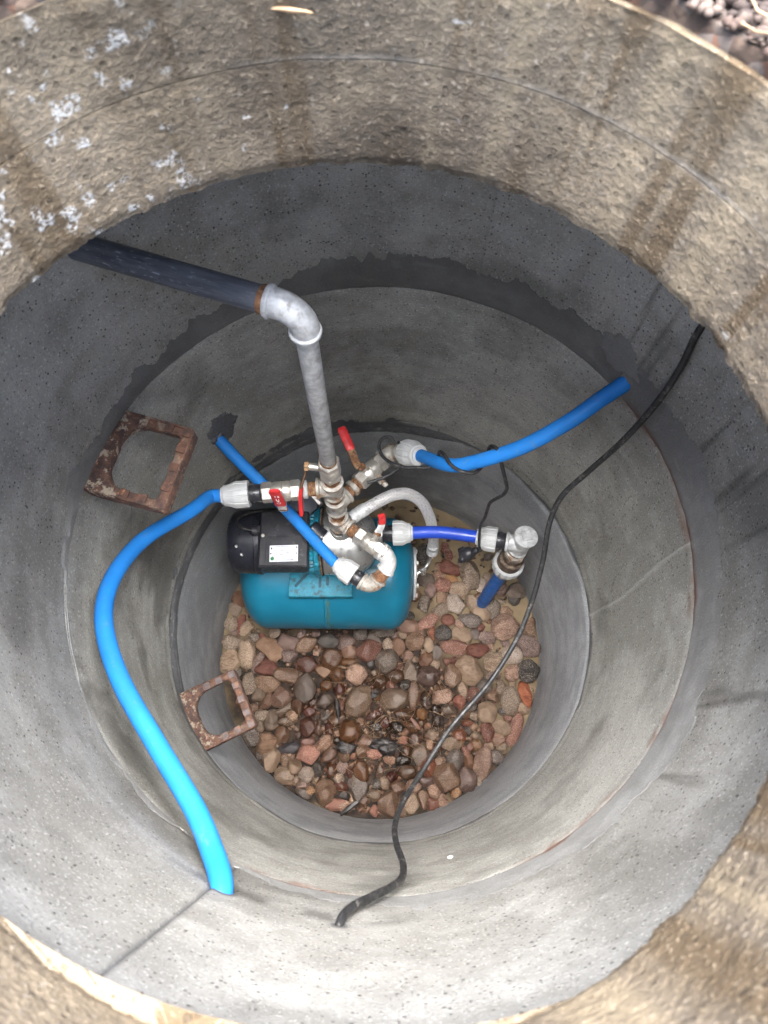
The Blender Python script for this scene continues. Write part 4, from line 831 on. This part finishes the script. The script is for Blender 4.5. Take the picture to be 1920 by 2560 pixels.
# ------------------------------------------------------------------ cobbles, each one its own stone: x mm, y mm, length mm, width mm, turn deg, colour
STONES = '-469 72 43 46 0 gb;-442 70 23 54 -15 rd;-421 58 51 33 36 pb;-467 9 56 45 0 gb;-411 -23 52 84 0 pb;-342 -9 85 54 -34 tn;-291 11 62 44 -20 pu;-229 6 69 46 35 tn;-284 -30 47 42 0 pu;-352 -62 62 52 0 rd;-228 -56 65 50 0 rb;-471 -51 56 64 0 pb;-176 -76 42 37 0 or;-284 -91 78 41 -5 tn;-345 -114 67 47 -15 tn;-230 -127 62 85 0 gs;-166 -119 39 35 40 or;-301 -157 57 55 0 pk;-346 -168 35 50 -10 br;-370 -149 37 38 0 gb;-398 -114 44 58 0 gb;-246 -181 44 46 0 br;-293 -191 58 22 25 gb;-326 -214 39 44 0 gb;-165 -168 57 51 0 gs;-165 17 65 45 0 dg;-302 -3 29 27 0 br;-382 -51 27 64 -24 pu;-359 -210 43 31 0 gb;-212 -199 37 31 0 rd;-266 -208 33 31 0 tn;-458 45 29 20 0 pu;-396 27 34 27 0 gs;-153 -41 58 57 0 ob;-95 -16 47 45 20 pk;-39 -16 76 60 20 rd;-98 -49 42 26 0 or;-132 -87 42 43 0 ob;-76 -87 64 61 0 pk;-28 -52 31 37 0 dg;-21 18 47 29 -30 gr;23 1 34 40 0 gb;58 -1 34 53 0 br;19 -47 67 64 0 gs;108 10 52 54 0 tn;86 58 72 43 -15 pk;152 74 69 38 30 rp;163 40 23 45 0 bk;153 4 32 45 0 pb;177 -21 29 42 0 gr;86 -31 31 31 0 pk;93 -76 42 63 0 gb;143 -45 40 44 0 br;148 -93 67 54 0 pu;56 -61 27 31 0 rp;48 -95 51 39 0 tn;45 -164 77 59 0 gb;-1 -111 38 45 0 tn;-67 -170 65 93 -34 ts;-15 -148 29 30 0 or;-122 -130 42 32 0 rd;100 -151 37 76 0 tn;140 -166 35 59 0 gb;80 -204 70 38 0 tn;128 -204 31 29 0 or;-105 13 56 41 35 pu;-14 -204 56 23 29 rd;32 -121 29 24 -20 rp;79 -121 40 34 0 dg;67 35 32 25 0 pb;11 42 68 29 5 gs;171 -59 27 35 0 pb;174 -124 24 26 0 tn;173 -156 26 32 0 pk;168 -194 33 34 0 gr;218 78 46 37 0 rd;252 69 30 30 0 pk;284 76 64 41 0 gr;386 57 80 73 0 pk;197 38 48 47 0 dg;256 32 62 41 -31 pb;233 -4 79 42 -5 rp;334 25 54 34 -10 pu;303 -13 64 42 15 rd;348 -46 59 63 -36 pb;405 -28 65 49 0 wh;462 1 74 60 -42 pu;462 -81 62 63 0 dg;274 -74 66 86 29 pb;223 -96 47 67 0 tn;182 -126 35 24 0 tn;405 -85 45 46 0 pk;442 -146 34 73 11 bk;432 -190 35 36 0 pb;396 -165 53 76 0 gb;253 -132 29 51 0 pb;344 -154 40 43 0 tn;320 -200 55 54 0 pb;190 -154 53 38 0 pk;254 -204 35 31 0 tn;287 -150 48 43 0 rp;272 -184 35 25 0 gr;348 -94 40 30 0 pu;390 8 29 22 0 pu;475 55 34 64 0 tn;368 -124 35 39 0 gb;464 -148 20 36 0 pb;-328 -231 39 45 0 gb;-360 -233 24 45 0 gb;-340 -286 56 62 -19 tn;-394 -276 47 49 0 gr;-293 -264 41 45 0 tn;-278 -225 58 29 5 pb;-219 -244 45 53 0 rb;-328 -337 55 60 0 pb;-279 -335 32 34 0 tn;-213 -319 60 52 0 rp;-255 -355 42 40 0 pb;-283 -385 53 45 -19 pb;-218 -375 41 39 29 wh;-187 -363 30 42 0 dg;-166 -287 54 36 39 br;-150 -317 56 34 44 br;-145 -361 32 42 0 ob;-162 -424 55 66 -14 tn;-272 -303 57 31 14 bl;-217 -283 39 24 0 rp;-152 -248 28 37 0 rd;-227 -432 46 25 -18 gs;-119 -385 30 31 0 gb;-204 -418 27 23 0 or;-130 -457 54 31 9 rp;-367 -331 26 26 0 gr;-228 -404 38 21 0 pk;-309 -293 19 24 0 gb;-249 -391 21 24 0 pb;-184 -248 22 35 0 br;-91 -256 61 61 0 ob;-55 -231 17 21 0 or;-14 -242 37 25 0 dg;47 -244 41 31 0 dg;93 -238 58 35 -10 ob;107 -279 43 45 0 pk;158 -264 30 27 0 gb;125 -228 28 25 0 or;-18 -318 43 28 0 rp;79 -310 24 28 0 or;-56 -315 34 32 0 tn;27 -334 32 24 0 br;65 -339 45 30 0 dg;119 -322 46 66 151 gb;142 -352 44 56 -10 bk;81 -370 51 38 0 pb;35 -381 32 31 0 rd;-54 -365 44 58 24 ob;-1 -365 23 44 -9 tn;-68 -412 53 60 0 gr;14 -399 27 33 0 pb;-11 -401 27 25 0 dg;50 -413 40 39 0 br;96 -409 42 37 0 pk;-17 -430 36 33 0 pb;22 -457 54 65 0 tn;91 -454 50 48 0 pb;137 -393 47 29 0 pu;-103 -463 56 31 -19 pk;150 -456 36 35 0 rp;159 -419 36 37 0 pk;125 -446 29 48 0 tn;62 -471 29 38 0 tn;-17 -474 25 29 0 rp;-53 -445 34 40 43 tn;-114 -408 42 25 -19 rp;-103 -434 27 23 0 dg;182 -444 29 35 0 pk;179 -340 30 26 0 tn;-138 -470 31 23 0 tn;367 -243 54 41 -35 pb;408 -254 36 93 -25 rp;319 -258 39 55 0 rd;214 -292 56 38 9 pb;236 -268 37 35 0 bk;223 -335 47 54 0 gr;303 -345 50 87 -14 pk;193 -384 68 69 0 tn;255 -390 53 61 0 pu;261 -339 28 40 0 br;287 -294 32 32 0 or;352 -278 37 35 0 pk;364 -301 32 34 0 gb;213 -239 26 38 -19 tn;222 -420 27 40 -19 or;262 -231 30 19 0 bk;172 -302 24 24 0 bk;357 -339 36 36 0 gr;291 -390 21 33 0 gb;256 -311 24 28 0 rd;145 213 54 45 0 gs;190 227 35 26 0 br;198 192 56 45 -5 rp;234 213 46 26 -42 or;286 232 57 99 15 gb;256 180 63 47 0 pb;238 133 59 52 -21 wh;289 137 42 47 0 pb;319 102 56 40 -36 pb;359 116 44 58 0 gs;324 191 37 47 0 wh;199 151 35 47 0 tn;163 177 37 47 0 pu;139 128 39 53 0 gs;228 249 65 41 -21 rd;227 295 21 32 0 rd;430 149 37 40 0 dg;85 96 41 28 0 dg;138 298 45 69 -10 dg;212 320 24 35 0 rd;352 288 24 24 0 gr;196 256 38 29 0 br;109 161 35 38 0 br;-457 152 55 50 0 br;-464 118 38 42 0 gb;-421 144 50 38 0 rd;435 169 55 50 0 gs;387 222 50 55 0 gb'
SCOL = {'pb': ('pale beige', (.37, .31, .23)), 'gb': ('greyish beige', (.27, .235, .185)), 'gr': ('grey', (.175, .17, .165)), 'gs': ('dark speckled', (.16, .145, .125)), 'dg': ('blackish grey', (.06, .062, .062)),
        'rd': ('red brown', (.21, .082, .06)), 'rp': ('reddish pink', (.30, .155, .12)), 'rb': ('wet reddish brown', (.19, .08, .055)), 'pk': ('pink granite', (.345, .245, .19)), 'br': ('brown', (.20, .115, .07)),
        'or': ('ochre', (.36, .215, .095)), 'ob': ('glossy amber brown', (.24, .125, .05)), 'bk': ('brick orange', (.37, .125, .055)), 'pu': ('purplish grey', (.205, .155, .145)), 'wh': ('whitish', (.46, .44, .40)), 'tn': ('tan', (.295, .205, .135)), 'ts': ('banded dark tan', (.21, .15, .095)), 'bl': ('bluish slag', (.13, .15, .2))}
def ico(sub):
    import bmesh
    b = bmesh.new(); bmesh.ops.create_icosphere(b, subdivisions=sub, radius=1); V = np.array([v.co[:] for v in b.verts]); F = [tuple(v.index for v in f.verts) for f in b.faces]; b.free(); return V, F
IV, IF = ico(4)
rng = np.random.RandomState(5)
def stone_mesh(l, w_, h, seed, ang):
    V = IV.copy(); k = rng.randint(7, 13)
    for _ in range(k):                                   # worn flats
        n = rng.normal(size=3); n /= np.linalg.norm(n); d = rng.uniform(.55 if ang else .70, .94); e = V @ n - d; V = V - np.clip(e, 0, None)[:, None] * n * .92
    V = V * (1 + .16 * fbm(V * 1.3 + seed, seed, 2)[:, None] + .05 * fbm(V * 4 + seed, seed + 3, 3)[:, None] + .012 * fbm(V * 14 + seed, seed + 5, 2)[:, None])
    V = V / np.abs(V).max(0); return V * np.array((l, w_, h)) / 2
recs = []
ROWS = STONES.split(';')
placed = [tuple(float(v) / 1000 for v in r.split()[:4]) for r in ROWS]
FR = random.Random(11); tries = 0
while len(ROWS) < 296 and tries < 20000:            # smaller stones filling the gaps
    tries += 1; x, y = FR.uniform(-.47, .47), FR.uniform(-.48, .22)
    if y > .04 and not (.12 < x < .40): continue
    if math.hypot(x, y) > .465 or (x > .25 and FR.random() < .4) or (x < -.38 and FR.random() < .8): continue
    gap = min(math.hypot(x - q[0], y - q[1]) - (q[2] + q[3]) * .25 for q in placed)
    if gap < .0085: continue
    s = min(gap * 1.9, .034) * FR.uniform(.9, 1.2); q = (x, y, s * FR.uniform(1, 1.3), s)
    placed.append(q); ROWS.append('%d %d %d %d %d %s' % (x * 1000, y * 1000, q[2] * 1000, q[3] * 1000, FR.uniform(0, 180), FR.choice(['tn', 'pb', 'rd', 'gb', 'pk', 'pu', 'br', 'rp', 'gr'])))
for i, r in enumerate(ROWS):
    x, y, l, w_, a, c = r.split(); x, y, l, w_ = float(x) / 1000, float(y) / 1000, float(l) / 1000, float(w_) / 1000
    l *= 1.2; w_ *= 1.2
    h = min(l, w_) * random.uniform(.62, .85); V = stone_mesh(l, w_, h, i * 3 + 1, i % 3 == 0)
    rot = np.array(Matrix.Rotation(math.radians(float(a)), 3, 'Z') @ Matrix.Rotation(random.uniform(-.22, .22), 3, 'X') @ Matrix.Rotation(random.uniform(-.22, .22), 3, 'Y')); V = V @ rot.T
    rad = math.hypot(x, y); lim = .494 - min(l, w_) * .42
    if rad > lim: x, y = x * lim / rad, y * lim / rad
    zc = h * random.uniform(.20, .36)
    me_o = mesh_obj('cobble', V, IF, MAT['stone'], None, (0, 0, 0), None); me_o.location = (x, y, zc)
    cw, cc = SCOL[c]; f = random.uniform(.88, 1.1)
    wetq = math.hypot((x + .02) / .30, (y + .24) / .24); wet = max(0, min(1, 1.6 - wetq)) * random.uniform(.55, 1.1) if random.random() < .85 else .1
    if c in ('ob', 'rb'): wet = max(wet, .75)
    me_o.color = tuple(min(1, v * f * q) for v, q in zip(cc, (1.10, .95, .88))) + (max(0, min(1, wet)),)
    recs.append([me_o, x, y, l, w_, cw])
def where(x, y):
    if math.hypot(x - .325, y - .14) < .11: return "around the drop pipe's foot"
    if math.hypot(x - .16, y - .18) < .13: return "by the tank's flange end"
    if math.hypot(x + .31, y + .20) < .13: return 'beside the lower climbing step'
    r = math.hypot(x, y)
    if x < -.33 and y > -.05: return "left of the tank's rounded end"
    if y > .0 and x < .12: return "along the tank's front edge"
    if r > .40: return 'against the %s wall' % ('right' if x > .22 and y > -.34 else 'left' if x < -.22 and y > -.34 else 'near')
    if x > .2: return 'right of the hanging cable' if y > -.2 else 'below the hanging cable'
    if y < -.30: return 'before the wet middle'
    if x < -.16: return 'left of the wet middle'
    if x > .06: return 'right of the wet middle'
    return 'in the wet middle'
groups = {}
for r in recs:
    o, x, y, l, w_, cw = r; big = max(l, w_); sz = 'large' if big > .062 else 'medium-sized' if big > .042 else 'small'
    asp = big / min(l, w_); shp = 'long ' if asp > 1.6 else 'roundish ' if asp < 1.12 else ''
    groups.setdefault('%s %s%s cobble %s' % (sz, shp, cw, where(x, y)), []).append(r)
ORD = ['leftmost', 'second from left', 'third from left', 'fourth from left', 'fifth from left', 'sixth from left', 'seventh from left', 'eighth from left']
for lb, rs in groups.items():
    rs.sort(key=lambda r: r[1])
    for k, r in enumerate(rs):
        if len(rs) == 1: L = lb
        elif len(rs) == 2: L = lb + (', left one of two' if k == 0 else ', right one of two')
        else: L = lb + ', ' + ('rightmost' if k == len(rs) - 1 else ORD[k])
        tag(r[0], L, 'cobble', 'cobbles covering the well floor')

# gravel chips between the cobbles, grit along the rim, needles: nobody could count them
def scatter(name, label, cat, n, fn, mat, sub=1, bound=None):
    v0, f0 = ico(sub); V = []; F = []; 
    for k in range(n):
        p, s, q = fn(k); A = v0 * (1 + .25 * vnoise(v0 * 1.7 + k * 3.1, k)[:, None]) * np.array(s); R = np.array(Matrix.Rotation(q, 3, 'Z') @ Matrix.Rotation(random.uniform(-.6, .6), 3, 'X')); A = A @ R.T + np.array(p); m = len(V) * len(v0); V.append(A)
        F += [tuple(i + m for i in f) for f in f0]
    o = mesh_obj(name, np.concatenate(V), F, mat, None, (0, 0, 0), None); return tag(o, label, cat, None, 'stuff')
def chipfn(k):
    while True:
        r = .48 * math.sqrt(random.random()); a = random.uniform(0, 2 * PI); x, y = r * math.cos(a), r * math.sin(a)
        dense = 1 if math.hypot((x + .02) / .36, (y + .2) / .3) < 1 else .28
        if random.random() < dense: break
    s = random.uniform(.003, .012); return (x, y, s * .3), (s, s * random.uniform(.6, 1), s * random.uniform(.4, .7)), random.uniform(0, 6.28)
def mk_chip(name, cols, wet=.4):
    m = M(name); P = m.co('Object'); v, vc = m.voro(P, 70); s = m.sep(vc); col = m.mix(m.ramp(s[0], .3, .7), cols[0], cols[1]); col = m.mix(m.ramp(s[1], .6, .75), col, cols[2]); m.set(Base_Color=col, Roughness=.85 - wet); return m.m
scatter('gravel_chips', 'small brown chips and grit between the cobbles', 'gravel', 1700, chipfn, mk_chip('wet_chips', ((.03, .018, .012), (.13, .065, .04), (.2, .13, .085))))
def rimfn(k):
    a = random.choice((random.uniform(.35, 1.15), random.uniform(1.9, 2.7), random.uniform(0, 6.28))); d = abs(random.gauss(0, .05)) + .004; r = HR + d; s = random.uniform(.002, .0065) * (1 if d > .012 else .7)
    return (HX + r * math.cos(a), HY + r * math.sin(a), ZG + .006 + s * .2), (s, s * random.uniform(.6, 1), s * random.uniform(.5, .8)), random.uniform(0, 6.28)
scatter('rim_grit', 'loose pinkish grit and crumbs on the rim of the opening', 'gravel', 2600, rimfn, mk_chip('rim_crumbs', ((.016, .008, .005), (.045, .026, .018), (.065, .046, .036)), .0), 1)
def needles(name, label, n, fn, r=.0006):
    V = []; F = []
    for k in range(n):
        p, a, L, z = fn(k); b = random.uniform(-.5, .5); pts = []
        for j in range(5):
            s = (j / 4 - .5) * L; aa = a + b * (j / 4 - .5); pts.append((p[0] + s * math.cos(aa), p[1] + s * math.sin(aa), z + .006 * math.sin(j * 1.3 + k) * .5 + j * random.uniform(-.001, .001)))
        v, f = tube(pts, r, 4); m = len(V); V += [tuple(q) for q in v]; F += [tuple(i + m for i in q) for q in f]
    o = mesh_obj(name, V, F, MAT['needle'], None, (0, 0, 0), None); return tag(o, label, 'needles', None, 'stuff')
def nfn(k):
    x, y = random.gauss(.0, .13), random.gauss(-.21, .09)
    while math.hypot(x, y) > .46: x, y = x * .9, y * .9
    return (x, y), random.uniform(0, PI), random.uniform(.03, .07), random.uniform(.018, .042)
needles('pine_needles', 'dry pine needles strewn over the middle of the cobbles', 120, nfn, .0005)
def nfn2(k):
    a = random.uniform(.3, 1.3) if k % 2 else random.uniform(1.4, 2.8); r = HR + random.uniform(.005, .09); return (HX + r * math.cos(a), HY + r * math.sin(a)), random.uniform(0, PI), random.uniform(.03, .06), ZG + .016
needles('rim_needles', 'dry pine needles lying on the rim of the opening', 36, nfn2, .0007)

# wet bark and dead leaves among the stones
def flake(name, label, cat, x, y, z, l, w_, t, ang, mat, seed, amp=.25):
    V = IV[:, :] * np.array((l, w_, t)) / 2; V = V * (1 + amp * fbm(IV * 2.2 + seed, seed, 3)[:, None]); V[:, 2] += .12 * w_ * np.cos(V[:, 0] / l * 4) ; V[:, 2] += .15 * t * fbm(np.stack([V[:, 1] * 300, V[:, 0] * 60, V[:, 2] * 0], -1), seed, 2)
    R = np.array(Matrix.Rotation(ang, 3, 'Z')); o = mesh_obj(name, V @ R.T, IF, MAT[mat], None, (0, 0, 0), None); o.location = (x, y, z); tag(o, label, cat)
flake('bark_piece', 'large shiny black piece of wet bark in the middle of the cobbles', 'bark', .017, -.297, .032, .085, .038, .012, -.25, 'bark', 3, .7)
flake('bark_piece', 'upright black bark sliver left of the floor centre', 'bark', -.128, -.190, .034, .018, .055, .010, .15, 'bark', 5, .7)
flake('bark_piece', 'small black bark scrap right of the wet stones', 'bark', -.02, -.150, .034, .036, .020, .010, .6, 'bark', 7, .7)
flake('bark_piece', 'ragged black bark beside the amber stone', 'bark', -.105, -.300, .03, .055, .026, .010, -.2, 'bark', 11, .7)
flake('bark_piece', 'long dark bark strip at the near wall', 'bark', -.085, -.462, .022, .075, .013, .006, .65, 'bark', 13, .5)
flake('dead_leaf', 'curled brown leaf on the pink stone at the right', 'leaf', .262, -.300, .045, .028, .018, .003, 1.0, 'leaf', 17, .1)
flake('dead_leaf', 'thin purple-brown leaf lying under the hanging cable', 'leaf', .105, -.235, .04, .044, .012, .003, -.9, 'leaf', 19, .1)
flake('paint_chip', 'tiny white chip stuck to the near wall right of the cable', 'chip', .118, -.4825, .862, .010, .005, .006, .2, 'chip', 23, .2)
MAT['rimstone'] = plain('pale_rim_stone', (.13, .13, .14), .8)
# flat pale stone and twig on the rim
flake('rim_stone', 'flat bluish white stone on the rim at the top right corner', 'stone', .232, .107, ZG + .014, .040, .026, .012, .5, 'rimstone', 29, .2)
flake('rim_twig', 'thin pale twig stuck to the collar at the top', 'twig', -.060, .148, 1.826, .030, .003, .003, -.12, 'needle', 31, .1)
